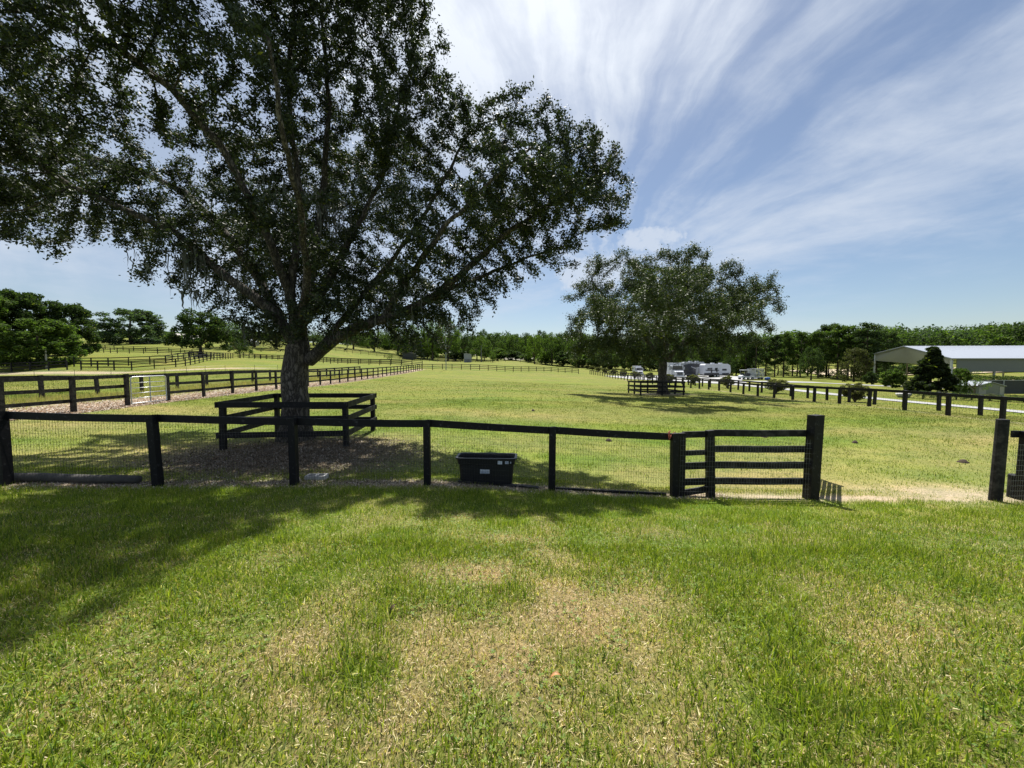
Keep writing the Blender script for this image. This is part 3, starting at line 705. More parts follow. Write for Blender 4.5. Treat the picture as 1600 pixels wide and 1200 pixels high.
def small_oak():
    b = G(1036, 36); D = b[1]; p = lambda x, y, d=0.: P(x, y, D + d); rj = random.Random(6)
    L = [[p(1036, 600), p(1035, 580), p(1036, 565)],
         [p(1030, 560), p(1010, 530, -.5), p(985, 500, -1), p(950, 470, -1), p(925, 440)],
         [p(1040, 560), p(1045, 520), p(1055, 470, 1), p(1060, 420, 1)], [p(1045, 560), p(1075, 525, 1), p(1120, 495, 1), p(1165, 470), p(1200, 450)],
         [p(1035, 545), p(1025, 490, -2), p(1010, 430, -3)], [p(1030, 560), p(990, 545, -3), p(940, 535, -4), p(910, 530, -4)], [p(1045, 555), p(1100, 520, -4), p(1150, 505, -5)], [p(1036, 555), p(1040, 520, -4), p(1050, 485, -9)], [p(1036, 555), p(1045, 500, 4), p(1060, 470, 8)]]
    lob = [px_r(x + rj.uniform(-5, 5), y + rj.uniform(-7, 4), D + d, r * rj.uniform(.72, 1.0)) for x, y, r, d in [(965,405,24,0),(935,425,26,0),(1000,410,26,1),(1040,405,24,0),(1075,400,22,0),(1100,402,14,1),(915,460,26,0),(960,450,30,-2),(1010,450,32,-2),(1060,445,32,-1),(1105,440,30,0),(1140,425,22,0),(1160,445,26,0),(1195,440,22,0),(1215,450,14,0),(1190,470,28,-1),(1215,485,12,0),(1150,485,30,-2),(1110,485,32,-2),(1180,505,24,0),(1200,520,14,0),
        (890,470,12,0),(900,500,22,-1),(940,495,32,-3),(990,500,30,-4),(1050,490,30,-4),(905,540,24,-2),(940,545,24,-4),(975,545,24,-4),(880,530,9,-1),(895,565,12,-2),(930,568,14,-3),(1000,550,18,-4),(1090,525,26,-3),(1130,530,22,-2),(1160,535,20,-2),(1060,535,18,-4),(1190,535,14,0),(1100,550,12,-3),(1150,555,10,-1),
        (960,480,26,-8),(1010,470,34,-10),(1060,470,34,-10),(1110,480,32,-9),(1160,490,26,-7),(1035,440,30,-9),(1085,445,28,-8),(1000,515,26,-9),(1060,515,28,-10),(1105,520,24,-9),(1190,480,20,-5),(930,470,22,-6),(1080,480,36,9),(1010,470,36,9),(1130,480,30,8),(1000,545,26,-5),(1030,548,22,-6),(1065,548,24,-5),(1100,552,18,-5),(960,556,20,-5),(920,562,16,-4),(1010,570,14,-5),(985,568,14,-4),(1130,550,18,-3),(1160,552,14,-2),(900,520,22,-2),(1010,500,34,-6),(1070,505,32,-6),(1120,505,28,-5),(960,510,30,-5),(1000,440,40,5),(1080,440,40,5),(1140,470,36,5),(950,480,36,5),(1030,480,40,6),(1000,520,26,4),(950,530,24,3)]]
    moss = [(*P(x, y, D + d), r, l, n) for x, y, d, r, l, n in [(1015,520,-1,.8,3,110),(1060,535,-1,1.1,2.6,120),(1030,500,-2,1,2.6,80),(985,530,-2,1,2,60),(1085,540,0,.8,1.6,50)]]
    pixel_tree('live_oak', 'broad green live oak standing inside the small board pen in the middle of the pasture', 'tree', b, L, lob, 3600, .42, .50, .012, 2.1, .36, (.44, .38), 220000, .16, 8,
               ((.030,.048,.018), (.088,.115,.040)), spread=.30, infl=4., moss=moss, yel=.05, thick=[(.26,.06),(.24,.06),(.26,.06),(.2,.05),(.22,.06),(.2,.05)])
small_oak()

# --- background trees: a few kinds built once, copied with their parts
def proto_mesh(kind, seed, nleaf=5200):
    """unit-height tree meshes: (trunk MB, crown arrays)"""
    rng = np.random.default_rng(seed); tb = MB(); lobes = []
    if kind == 'oak':
        tb.tube([(0,0,-.02),(.01,0,.14),(0,.01,.3),(.02,0,.6)], [.035,.026,.022,.008], 7, False)
        for k in range(9):
            a = rng.random() * 6.283; rr = .18 + .22 * rng.random(); z = .38 + .4 * rng.random()
            tb.tube([(0,0,.18 + .1*rng.random()),(.5*rr*math.cos(a),.5*rr*math.sin(a),.3+.3*(z-.3)),(rr*math.cos(a),rr*math.sin(a),z)], [.015,.01,.003], 5, False)
        for k in range(64):
            a = rng.random() * 6.283; z = rng.random(); rr = .44 * math.sqrt(max(.05, 1 - (z * 1.35 - .4) ** 2)) * (.45 + .55 * rng.random() ** .5)
            lobes.append((rr * math.cos(a), rr * math.sin(a), .22 + .70 * z, .06 + .06 * rng.random()))
        lobes.append((0,0,.5,.2))
    elif kind == 'pine':
        tb.tube([(0,0,-.02),(.004,.004,.5),(0,0,.96)], [.016,.011,.003], 6, False)
        for k in range(44):
            z = .30 + .68 * rng.random(); a = rng.random() * 6.283; rm = .19 * (1 - ((z - .55) / .48) ** 2 * .75)
            rr = rm * (.3 + .7 * rng.random()); lobes.append((rr*math.cos(a), rr*math.sin(a), z, .035 + .035 * rng.random()))
            if k % 2 == 0: tb.tube([(0,0,z-.05),(rr*math.cos(a),rr*math.sin(a),z)], [.005,.0015], 4, False)
    elif kind == 'cone':
        tb.tube([(0,0,-.02),(0,0,.9)], [.02,.004], 6, False)
        for k in range(150):
            z = .05 + .92 * rng.random() ** 1.1; a = rng.random() * 6.283; rm = .40 * (1 - z) ** .95 + .008
            rr = rm * (.25 + .7 * rng.random() ** .6); lobes.append((rr*math.cos(a), rr*math.sin(a), z, .035 + .035 * rng.random() * (1.4 - z)))
    elif kind == 'round':      # clipped or dense round shrub down to the ground
        tb.tube([(0,0,-.02),(0,0,.5)], [.03,.02], 6, False)
        for k in range(5):
            a = k * 1.257; tb.tube([(0,0,0),(.16*math.cos(a),.16*math.sin(a),.4)], [.02,.01], 5, False)
        for k in range(90):
            v = rng.normal(0, 1, 3); v /= np.linalg.norm(v); rr = rng.random() ** .35
            lobes.append((v[0]*rr*.40, v[1]*rr*.40, .53 + v[2]*rr*.40, .085))
    elif kind == 'bush':
        tb.tube([(0,0,-.02),(0,0,.5)], [.03,.02], 6, False)
        for k in range(90):
            v = rng.normal(0, 1, 3); v /= np.linalg.norm(v); rr = rng.random() ** .35
            lobes.append((v[0]*rr*.40, v[1]*rr*.40, .46 + v[2]*rr*.42, .09))
    elif kind == 'loose':      # bushy to the ground, ragged
        tb.tube([(0,0,-.02),(.02,0,.3),(0,0,.7)], [.03,.022,.008], 6, False)
        for k in range(110):
            a = rng.random() * 6.283; z = rng.random(); rr = .42 * math.sqrt(max(.05, 1 - (z * 1.3 - .42) ** 2)) * (.3 + .7 * rng.random() ** .5)
            lobes.append((rr*math.cos(a), rr*math.sin(a), .05 + .86 * z, .05 + .06 * rng.random()))
    elif kind == 'young':
        tb.tube([(0,0,-.02),(.005,0,.4),(0,0,.85)], [.009,.007,.003], 6, False)
        for k in range(30):
            z = .42 + .54 * rng.random(); a = rng.random() * 6.283; rr = .17 * math.sqrt(max(.05, 1 - ((z - .66) / .34) ** 2)) * (.3 + .7 * rng.random())
            lobes.append((rr*math.cos(a), rr*math.sin(a), z, .04 + .04 * rng.random()))
            if k % 3 == 0: tb.tube([(0,0,z-.1),(rr*math.cos(a),rr*math.sin(a),z)], [.004,.0015], 4, False)
    w = np.array([l[3] ** 2 for l in lobes]); w /= w.sum(); pick = rng.choice(len(lobes), nleaf, p=w); Lb = np.array(lobes)[pick]
    v = rng.normal(0, 1, (nleaf, 3)); v /= np.linalg.norm(v, axis=1)[:, None]; v *= (rng.random(nleaf) ** .35 * (1 + .12 * rng.normal(0, 1, nleaf)))[:, None]
    C = Lb[:, :3] + v * Lb[:, 3:4] * np.array([1, 1, .8]); C[:, 2] = np.maximum(C[:, 2], .01)
    return tb, C
PAL = {'dark': ((.024,.042,.016), (.060,.085,.030)), 'mid': ((.036,.066,.018), (.110,.150,.038)), 'lime': ((.06,.10,.02), (.13,.18,.035)),
       'red': ((.034,.036,.020), (.085,.088,.038)), 'blue': ((.040,.064,.040), (.085,.115,.065)), 'mag': ((.016,.026,.012), (.040,.050,.022)), 'grey': ((.05,.055,.035), (.11,.115,.07)), 'clip': ((.075,.070,.040), (.15,.15,.06))}
PROTO = {}
def proto(kind, pal, var=0, nleaf=5200, ls=.03):
    key = (kind, pal, var, nleaf)
    if key not in PROTO:
        sd_ = hash((len(kind) * 7 + ord(kind[0]) * 3 + var * 31)) % 1000; rng = np.random.default_rng(sd_ + 5)
        tb, C = proto_mesh(kind, sd_, nleaf); n = len(C)
        t = tb.build('trunk', M_BARKF, None, smooth=True)
        c = mesh_np('crown', leaf_quads(C, ls, rng, .7), np.arange(n * 4).reshape(-1, 4), M_LEAFF, False, np.repeat(leaf_rgb(n, rng, *PAL[pal], yel=.02), 4, 0))
        PROTO[key] = [t, c, False]
    return PROTO[key]
def plant(kind, pal, px, D, pyTop, width, label, cat='tree', name='tree', var=0, nleaf=5200, ls=.03, rz=None, group=None, z=None, base=None):
    """a tree in pixel column px, D metres ahead, crown top at pyTop, width pixels wide"""
    b = G(px, D) if base is None else np.array(base); H = P(px, pyTop, D)[2] - b[2]; wm = width / F * D
    t, c, used = proto(kind, pal, var, nleaf, ls); PROTO[(kind, pal, var, nleaf)][2] = True
    k = {'oak': .98, 'pine': .44, 'cone': .82, 'round': .97, 'bush': .97, 'loose': .95, 'young': .42}[kind]
    root = thing(name, label, cat, tuple(b), rz if rz is not None else (px * 1.7 + D) % 6.28, group)
    root.scale = (wm / k, wm / k, H)
    for ch in (t, c):
        if used: ch = ch.copy(); COL.objects.link(ch)
        ch.parent = root
    return root
ORD = ['first','second','third','fourth','fifth','sixth','seventh','eighth','ninth','tenth','eleventh','twelfth','thirteenth','fourteenth','fifteenth','sixteenth','seventeenth','eighteenth','nineteenth','twentieth',
       'twenty-first','twenty-second','twenty-third','twenty-fourth','twenty-fifth','twenty-sixth']
# left: dense bushy trees behind the lane fences
for i, (px, D, top, w, pal, v, lab) in enumerate([(-30,66,452,110,'mid',0,'dense leafy tree cut by the left edge of the picture, rounded crown to the ground'),
      (40,72,450,85,'dark',1,'tallest of the dense dark trees at far left, with a knobbly top'), (62,62,495,100,'mid',1,'bushy mid green tree in front of the dark ones at far left'),
      (105,76,468,75,'dark',2,'dark round crowned tree on the right of the far left clump')]):
    plant('loose', pal, px, D, top, w, lab, name='broadleaf_tree', var=v, nleaf=26000, ls=.030, group='bushy trees at the far left')
# hilltop trees on the left
plant('loose', 'blue', 206, 150, 481, 92, 'wide spreading oak alone against the sky on the left hilltop', name='live_oak', var=1, nleaf=14000, ls=.034)
plant('oak', 'dark', 313, 96, 482, 84, 'dark oak in a board pen beyond the lane, left of the huge trunk', name='live_oak', var=2, nleaf=14000, ls=.032)
for i, (px, D, top, w, k, pal, v) in enumerate([(355,140,496,62,'oak','mid',0),(398,150,500,60,'oak','dark',1),(432,150,508,50,'oak','dark',0),(375,118,520,34,'oak','dark',2),(150,230,528,40,'oak','blue',0),(172,225,521,44,'oak','blue',1),(120,240,528,36,'oak','blue',2),(262,190,526,30,'loose','dark',1),(285,185,522,34,'loose','mid',1),(240,215,527,34,'oak','blue',1),(335,200,515,40,'oak','blue',2),
      (455,190,520,40,'oak','mid',1),(490,200,516,46,'oak','dark',2),(520,205,514,44,'oak','blue',0),(552,205,516,44,'oak','dark',0),(585,210,512,44,'oak','mid',2)]):
    plant(k, pal, px, D, top, w, '%s tree from the left along the hilltop behind the huge oak' % ORD[i], name='hilltop_tree', var=v, nleaf=4200 if D > 140 else 7000, group='trees along the left hilltop')
# centre: wood edge beyond the far paddocks
cen = [(622,215,508,46,'mid',0),(650,200,505,44,'mid',1),(676,195,500,44,'lime',2),(700,190,498,46,'mid',0),(722,205,506,36,'dark',1),(745,215,516,34,'dark',2),(752,185,524,36,'mid',2),(757,230,512,24,'blue',0),(772,225,518,34,'dark',0),(788,215,522,34,'mid',1),(806,210,520,34,'mid',0),(822,220,518,30,'dark',2),
       (835,175,520,30,'lime',0),(846,205,514,32,'dark',1),(862,180,518,36,'mid',2),(880,185,516,38,'dark',0),(903,175,518,40,'mid',1),(925,170,520,40,'dark',2)]
for i, (px, D, top, w, pal, v) in enumerate(cen):
    plant('oak', pal, px, D, top, w, '%s tree from the left along the central wood edge beyond the paddocks' % ORD[i], name='woodland_tree', var=v, nleaf=7000, group='trees of the central wood edge')
# behind the small oak
for i, (px, D, top, w, k, pal, v) in enumerate([(950,160,524,36,'oak','dark',1),(975,150,528,36,'oak','dark',0),(1000,140,526,38,'oak','dark',2),(1028,135,526,38,'oak','dark',1),(1055,130,528,38,'oak','mid',0),(1080,125,528,36,'oak','mid',2),(1105,120,530,36,'oak','lime',1),(1128,118,526,36,'oak','mid',0),(1150,116,532,34,'oak','lime',2),
        (1172,125,524,30,'oak','dark',1),(1140,100,553,18,'oak','dark',0)]):
    plant(k, pal, px, D, top, w, '%s tree from the left in the belt behind the parked trailers' % ORD[i], name='woodland_tree', var=v, nleaf=7000, group='tree belt behind the trailers')
for i, (px, D, w, h, pal) in enumerate([(778,205,34,541,'mid'),(800,200,36,545,'dark'),(826,190,32,548,'mid'),(852,182,36,547,'lime'),(880,172,36,546,'dark'),(905,165,36,548,'mid'),(932,155,36,550,'dark'),(640,205,44,545,'dark'),(668,200,40,543,'mid'),(712,200,44,544,'dark')]):
    plant('bush', pal, px, D, h, w, '%s bush from the left along the foot of the central wood edge' % ORD[i], 'bush', 'understory_bush', i % 3, 5000, .05, group='bushes along the central wood edge')
for i, (px, D, w, h, pal) in enumerate([(955,148,40,556,'dark'),(985,140,40,552,'mid'),(1015,134,40,556,'dark'),(1045,126,42,550,'dark'),(1078,122,42,554,'mid'),(1110,118,42,550,'dark'),(1140,114,40,556,'mid'),(1165,116,34,560,'dark')]):
    plant('bush', pal, px, D, h, w, '%s bush from the left in the thicket behind the parked trailers' % ORD[i], 'bush', 'understory_bush', i % 3, 6000, .05, group='bushes behind the trailers')
# pines on the right
pin = [(1165,112,520,30,0,'mid'),(1180,108,527,26,1,'dark'),(1196,114,522,28,2,'mid'),(1210,110,524,26,0,'dark'),(1224,112,520,28,1,'mid'),(1238,116,526,26,2,'dark'),(1250,110,519,28,0,'mid'),(1262,118,524,28,1,'mid'),(1278,108,512,34,2,'mid'),(1291,112,507,36,0,'dark'),(1308,106,508,36,1,'mid'),(1324,104,503,38,2,'mid'),(1340,110,516,34,0,'dark'),(1352,100,505,42,1,'dark'),(1368,104,510,38,2,'dark'),(1384,110,520,32,0,'dark')]
for i, (px, D, top, w, v, pal) in enumerate(pin):
    plant('pine', pal, px, D, top, w * 1.15, '%s tall pine from the left in the row beside the arena' % ORD[i], name='pine_tree', var=v, nleaf=8000, ls=.02, group='row of pines left of the arena')
for i, (px, D, top, w, v) in enumerate([(1185,118,560,36,0),(1215,120,562,36,1),(1245,118,558,36,2),(1295,112,556,40,0),(1330,108,558,40,1),(1365,106,556,40,2),(1395,112,552,36,0)]):
    plant('loose', 'dark', px, D, top, w, '%s dark bush from the left under the row of pines' % ORD[i], 'bush', 'understory_bush', v, 5000, group='bushes under the pines')
plant('oak', 'dark', 1267, 92, 540, 36, 'small round headed tree alone on the lawn in front of the pines', name='lawn_tree', var=1, nleaf=9000)
plant('loose', 'red', 1334, 90, 540, 46, 'broad brownish green tree in front of the pines, left of the arena', name='lawn_tree', var=2, nleaf=9000)
plant('bush', 'dark', 1362, 70, 577, 24, 'small dark rounded bush left of the feathery green bush', 'bush', 'garden_bush', 0, 9000, .05)
plant('bush', 'mid', 1394, 60, 574, 37, 'fresh green rounded bush left of the magnolia', 'bush', 'garden_bush', 1, 12000, .05)
plant('cone', 'mag', 1453, 48, 541, 70, 'dark conical magnolia in front of the metal arena', 'tree', 'magnolia_tree', 0, 26000, .05)
plant('bush', 'grey', 1427, 50, 592, 30, 'low greyish bush at the left foot of the magnolia', 'bush', 'garden_bush', 2, 7000, .05)
plant('loose', 'mid', 1500, 52, 573, 26, 'slim feathery green shrub right of the magnolia', 'bush', 'garden_shrub', 0, 8000, .045)
plant('oak', 'lime', 1522, 56, 578, 34, 'thin lime green sapling between magnolia and shed', 'tree', 'sapling', 1, 1600)
for i, (px, w, h) in enumerate([(1442,34,607),(1468,34,609),(1494,34,610),(1518,36,612),(1546,38,613),(1572,34,614),(1600,38,615)]):
    plant('bush', 'grey' if i % 3 == 1 else 'dark', px, 38.6, h, w, '%s low bush from the left along the bed below the magnolia' % ORD[i], 'bush', 'bed_bush', i % 3, 3000, group='low bushes in the bed beyond the path')
plant('round', 'mid', 770, 165, 549, 13, 'round bush alone in the far central paddock', 'bush', 'paddock_bush', 2, 4000)
plant('loose', 'mid', 609, 160, 553, 10, 'small bush by the far fence right of the trunk', 'bush', 'paddock_bush', 1, 3000)
for i, (px, D, w, h, pal) in enumerate([(1385,118,44,566,'dark'),(1415,120,46,568,'mid'),(1445,116,44,568,'dark'),(1472,118,40,570,'dark'),(1360,116,40,566,'mid')]):
    plant('bush', pal, px, D, h, w, '%s dark bush from the left seen through the open end of the arena' % ORD[i], 'bush', 'understory_bush', i % 3, 6000, .05, group='bushes beyond the arena')
def hedge():
    rng = np.random.default_rng(3); a, c = G(1500, 67), G(1720, 67); n = 26000; t = rng.random(n); b = np.array(a)
    X = a[0] + (c[0] - a[0]) * t; Y = 67 + (rng.random(n) - .5) * 1.2; Z = gz(X, Y) + rng.random(n) ** .7 * (2.35 + .12 * np.sin(X * 2.1)) + .02
    root = thing('hedge', 'long dark clipped hedge between the small shed and the arena floor', 'hedge', tuple(b))
    mesh_np('foliage', leaf_quads(np.stack([X, Y, Z], 1) - b, .13, rng, .7), np.arange(n * 4).reshape(-1, 4), M_LEAFF, False, np.repeat(leaf_rgb(n, rng, *PAL['dark'], yel=.01), 4, 0), root)
hedge()
# clipped shrubs between lane fence and path
for i in range(14):
    D = 33.6 + 10.0 * i if i else 33.6; px = 800 + 31.2 * F / D; w = 2.55 / D * F
    b = G(px, D); top = 568 - (b[2] + 1.85 - CAMZ) / D * F
    plant('round', 'clip', px, D, top, w * (1 + .1 * math.sin(i * 2.3)), '%s clipped round shrub from the right along the lane fence' % ORD[i], 'shrub', 'clipped_shrub', i % 3, 9000, .045, group='clipped shrubs along the lane')
# young trees in a row beyond the shrubs
for i in range(9):
    D = 112 + 8 * i; px = 800 + 33.5 * F / D; b = G(px, D); top = 568 - (b[2] + 6.6 - CAMZ) / D * F
    plant('young', 'mid' if i % 2 else 'dark', px, D, top, 2.7 / D * F, '%s slender young tree from the right behind the clipped shrubs' % ORD[i], 'tree', 'young_tree', i % 3, 4200, .03, group='young trees along the lane')
# distant wood on the rising ground: one mass
def far_wood():
    rng = np.random.default_rng(88); Cs = []; cols = []
    runs = [(560, 960, 235, 300, 14, 520), (880, 1420, 200, 330, 15, 519), (1330, 1700, 190, 330, 16, 507), (-60, 640, 255, 330, 9, 524)]
    for x0, x1, d0, d1, hh, top in runs:
        n = int((x1 - x0) / 6)
        for k in range(n * 3):
            px = x0 + (x1 - x0) * rng.random(); D = d0 + (d1 - d0) * rng.random(); b = G(px, D)
            H = hh * (.75 + .5 * rng.random()); zt = P(px, top + rng.normal(0, 3) + 5 - 5 * math.sin(px / 37.) * math.sin(px / 91.), D)[2]; cz = min(zt, b[2] + H * 1.5) 
            H = max(6, cz - b[2]); pal = ['dark','mid','blue','mid'][rng.integers(4)]
            for _ in range(9):
                r = H * (.13 + .09 * rng.random()); c = np.array((b[0] + rng.normal(0, H * .17), D + rng.normal(0, H * .17), b[2] + H * (.25 + .62 * rng.random())))
                m = 62; v = rng.normal(0, 1, (m, 3)); v /= np.linalg.norm(v, axis=1)[:, None]; v *= (rng.random(m) ** .35)[:, None] * r
                Cs.append(c + v); cols.append(leaf_rgb(m, rng, *PAL[pal], yel=0))
    Cc = np.concatenate(Cs); rgb = np.concatenate(cols)
    print('far wood', len(Cc))
    tag(mesh_np('distant_wood', leaf_quads(Cc, 1.1, rng, .75), np.arange(len(Cc) * 4).reshape(-1, 4), M_LEAFF, False, np.repeat(rgb, 4, 0)), 'dark green wood covering the rising ground on the horizon', 'wood', kind='stuff')
far_wood()
#@@PART3
# ------------------------------------------------------------------ fences
_PM = {}
def post_mesh(w, h, mat, rnd=False, v=0):
    k = (round(w, 3), round(h, 2), mat.name, rnd, v)
    if k not in _PM:
        rg = random.Random(v * 7 + 1); mb = MB()
        if rnd: mb.lathe([(w/2*1.06, -.05), (w/2*1.03, .1), (w/2, h*.5), (w/2*.97, h-.012), (w/2*.9, h)], n=14)
        else:
            dx, dy = rg.uniform(-.012, .012), rg.uniform(-.012, .012); q = w/2
            mb.add([(-q,-q,-.05),(q,-q,-.05),(q,q,-.05),(-q,q,-.05),(-q+dx,-q+dy,h),(q+dx,-q+dy,h+.01),(q+dx,q+dy,h),(-q+dx,q+dy,h-.01)],
                   [(0,3,2,1),(4,5,6,7),(0,1,5,4),(1,2,6,5),(2,3,7,6),(3,0,4,7)])
        me = bpy.data.meshes.new('post'); me.from_pydata(mb.v, [], mb.f); me.materials.append(mat); 
        _PM[k] = me
    return _PM[k]
def add_post(parent, p, org, w, h, mat, rz=0, rnd=False, lean=(0, 0), v=0, name='post'):
    o = bpy.data.objects.new(name, post_mesh(w, h, mat, rnd, v)); COL.objects.link(o); o.parent = parent
    o.location = Vector(p) - Vector(org); o.rotation_euler = (lean[0], lean[1], rz)
    return o
def resample(line, sp):
    line = np.array(line, float); seg = np.hypot(*np.diff(line, axis=0).T); s = np.concatenate([[0], np.cumsum(seg)])
    n = max(1, int(round(s[-1] / sp))); t = np.linspace(0, s[-1], n + 1)
    return np.stack([np.interp(t, s, line[:, 0]), np.interp(t, s, line[:, 1])], 1)
def fence(label, line, h=1.45, rails=(1.38, .92, .46), rh=.135, pw=.12, sp=2.4, mat=M_BLACKWOOD, name='board_fence', group=None, mesh=False, leans=0., off=.08, seed=0, mesh_mat=None, vs=.06, hs=.11, wr=.0022, maxposts=100, cat='fence'):
    rg = random.Random(seed); pts = resample(line, sp); B = [GP(x, y) for x, y in pts]
    org = B[0]; root = thing(name, label, cat, tuple(org), 0, group)
    for i, b in enumerate(B):
        d = B[min(i+1, len(B)-1)] - B[max(i-1, 0)]; rz = math.atan2(d[1], d[0])
        if i < maxposts: add_post(root, b, org, pw, h + rg.uniform(-.02, .03), mat, rz, lean=(rg.gauss(0, .012), rg.gauss(0, .012) + leans), v=i % 4)
    nm = {0: 'top_rail', 1: 'middle_rail', 2: 'bottom_rail'}
    if len(rails) == 2: nm = {0: 'top_rail', 1: 'bottom_rail'}
    for k, z in enumerate(rails):
        mb = MB()
        for i in range(len(B) - 1):
            a, c = Vector(B[i] - org), Vector(B[i+1] - org); d = (c - a); d.z = 0; d.normalize(); nn = Vector((-d.y, d.x, 0)) * off
            za = z + rg.uniform(-.012, .012); zb = z + rg.uniform(-.012, .012)
            mb.beam(a + nn + Vector((0, 0, za)) - d*.0, c + nn + Vector((0, 0, zb)) - d * .004, .035, rh + rg.uniform(-.006, .006))
        mb.build(nm[k], mat, root)
    if mesh:
        mb = MB(); top = rails[0]
        for i in range(len(B) - 1):
            a, c = Vector(B[i] - org), Vector(B[i+1] - org); d = (c - a); L = d.length; dn = d.normalized(); nn = Vector((-dn.y, dn.x, 0)) * (off * .7)
            n = int(L / vs)
            for j in range(n):
                q = a + d * (j / n) + nn; mb.beam(q + Vector((0, 0, .03)), q + Vector((0, 0, top)), wr, wr, (0, 1, .1))
            for j in range(int(top / hs)):
                mb.beam(a + nn + Vector((0, 0, .04 + j * hs)), c + nn + Vector((0, 0, .04 + j * hs)), wr, wr)
        mb.build('wire_mesh', mesh_mat or M_WIRE, root)
    return root

def front_fence():
    px = [(-118, 760, 640), (7.5, 760, 643), (247, 762, 648), (460, 757, 653), (668, 756, 656), (862, 768, 667), (1053, 776, 677)]
    X0 = {}; B = []; H = []
    for x, yb, yt in px:
        Y = 7.22 + .045 * ((x - 800) / F * 7.2); Y = 7.22 + .045 * ((x - 800) / F * Y); b = G(x, Y); top = P(x, yt, Y)[2]; B.append(b); H.append(top - b[2])
    org = B[1]; root = thing('wire_mesh_fence', 'long black wire mesh fence with one top board across the foreground', 'fence', tuple(org))
    leans = [.0, -.01, -.035, .0, .0, .012, -.004]
    for i, (b, h) in enumerate(zip(B, H)):
        add_post(root, b, org, .125 if i != 1 else .16, h, M_BLACKWOOD, .045, v=i, lean=(0, leans[i]))
    tr = MB(); wm = MB()
    for i in range(len(B) - 1):
        a = Vector(B[i] - org) + Vector((0, 0, H[i] - .075)); c = Vector(B[i+1] - org) + Vector((0, 0, H[i+1] - .085)); o = Vector((0, .065, 0))
        n = 5
        for j in range(n):   # a board that bows a little
            t0, t1 = j / n, (j + 1) / n; s = lambda t: -.012 * math.sin(math.pi * t) * (1 if i % 2 else .4)
            tr.beam(a.lerp(c, t0) + o + Vector((0, 0, s(t0))), a.lerp(c, t1) + o + Vector((0, 0, s(t1))), .04, .14)
        a0 = Vector(B[i] - org); c0 = Vector(B[i+1] - org); o2 = Vector((0, .095, 0)); L = (c0 - a0).length; m = int(L / .052)
        for j in range(m):
            q = a0.lerp(c0, (j + .5) / m) + o2; z1 = H[i] + (H[i+1] - H[i]) * j / m - .03
            wm.beam(q + Vector((0, 0, .015)), q + Vector((random.Random(j).gauss(0, .002), 0, z1)), .0026, .0026, (0, 1, .1))
        for j in range(12): wm.beam(a0 + o2 + Vector((0, 0, .03 + j * .104)), c0 + o2 + Vector((0, 0, .03 + j * .104)), .0026, .0026)
    tr.build('top_rail', M_BLACKWOOD, root); wm.build('wire_mesh', M_WIRE, root)
    return B, H
FB, FH = front_fence()

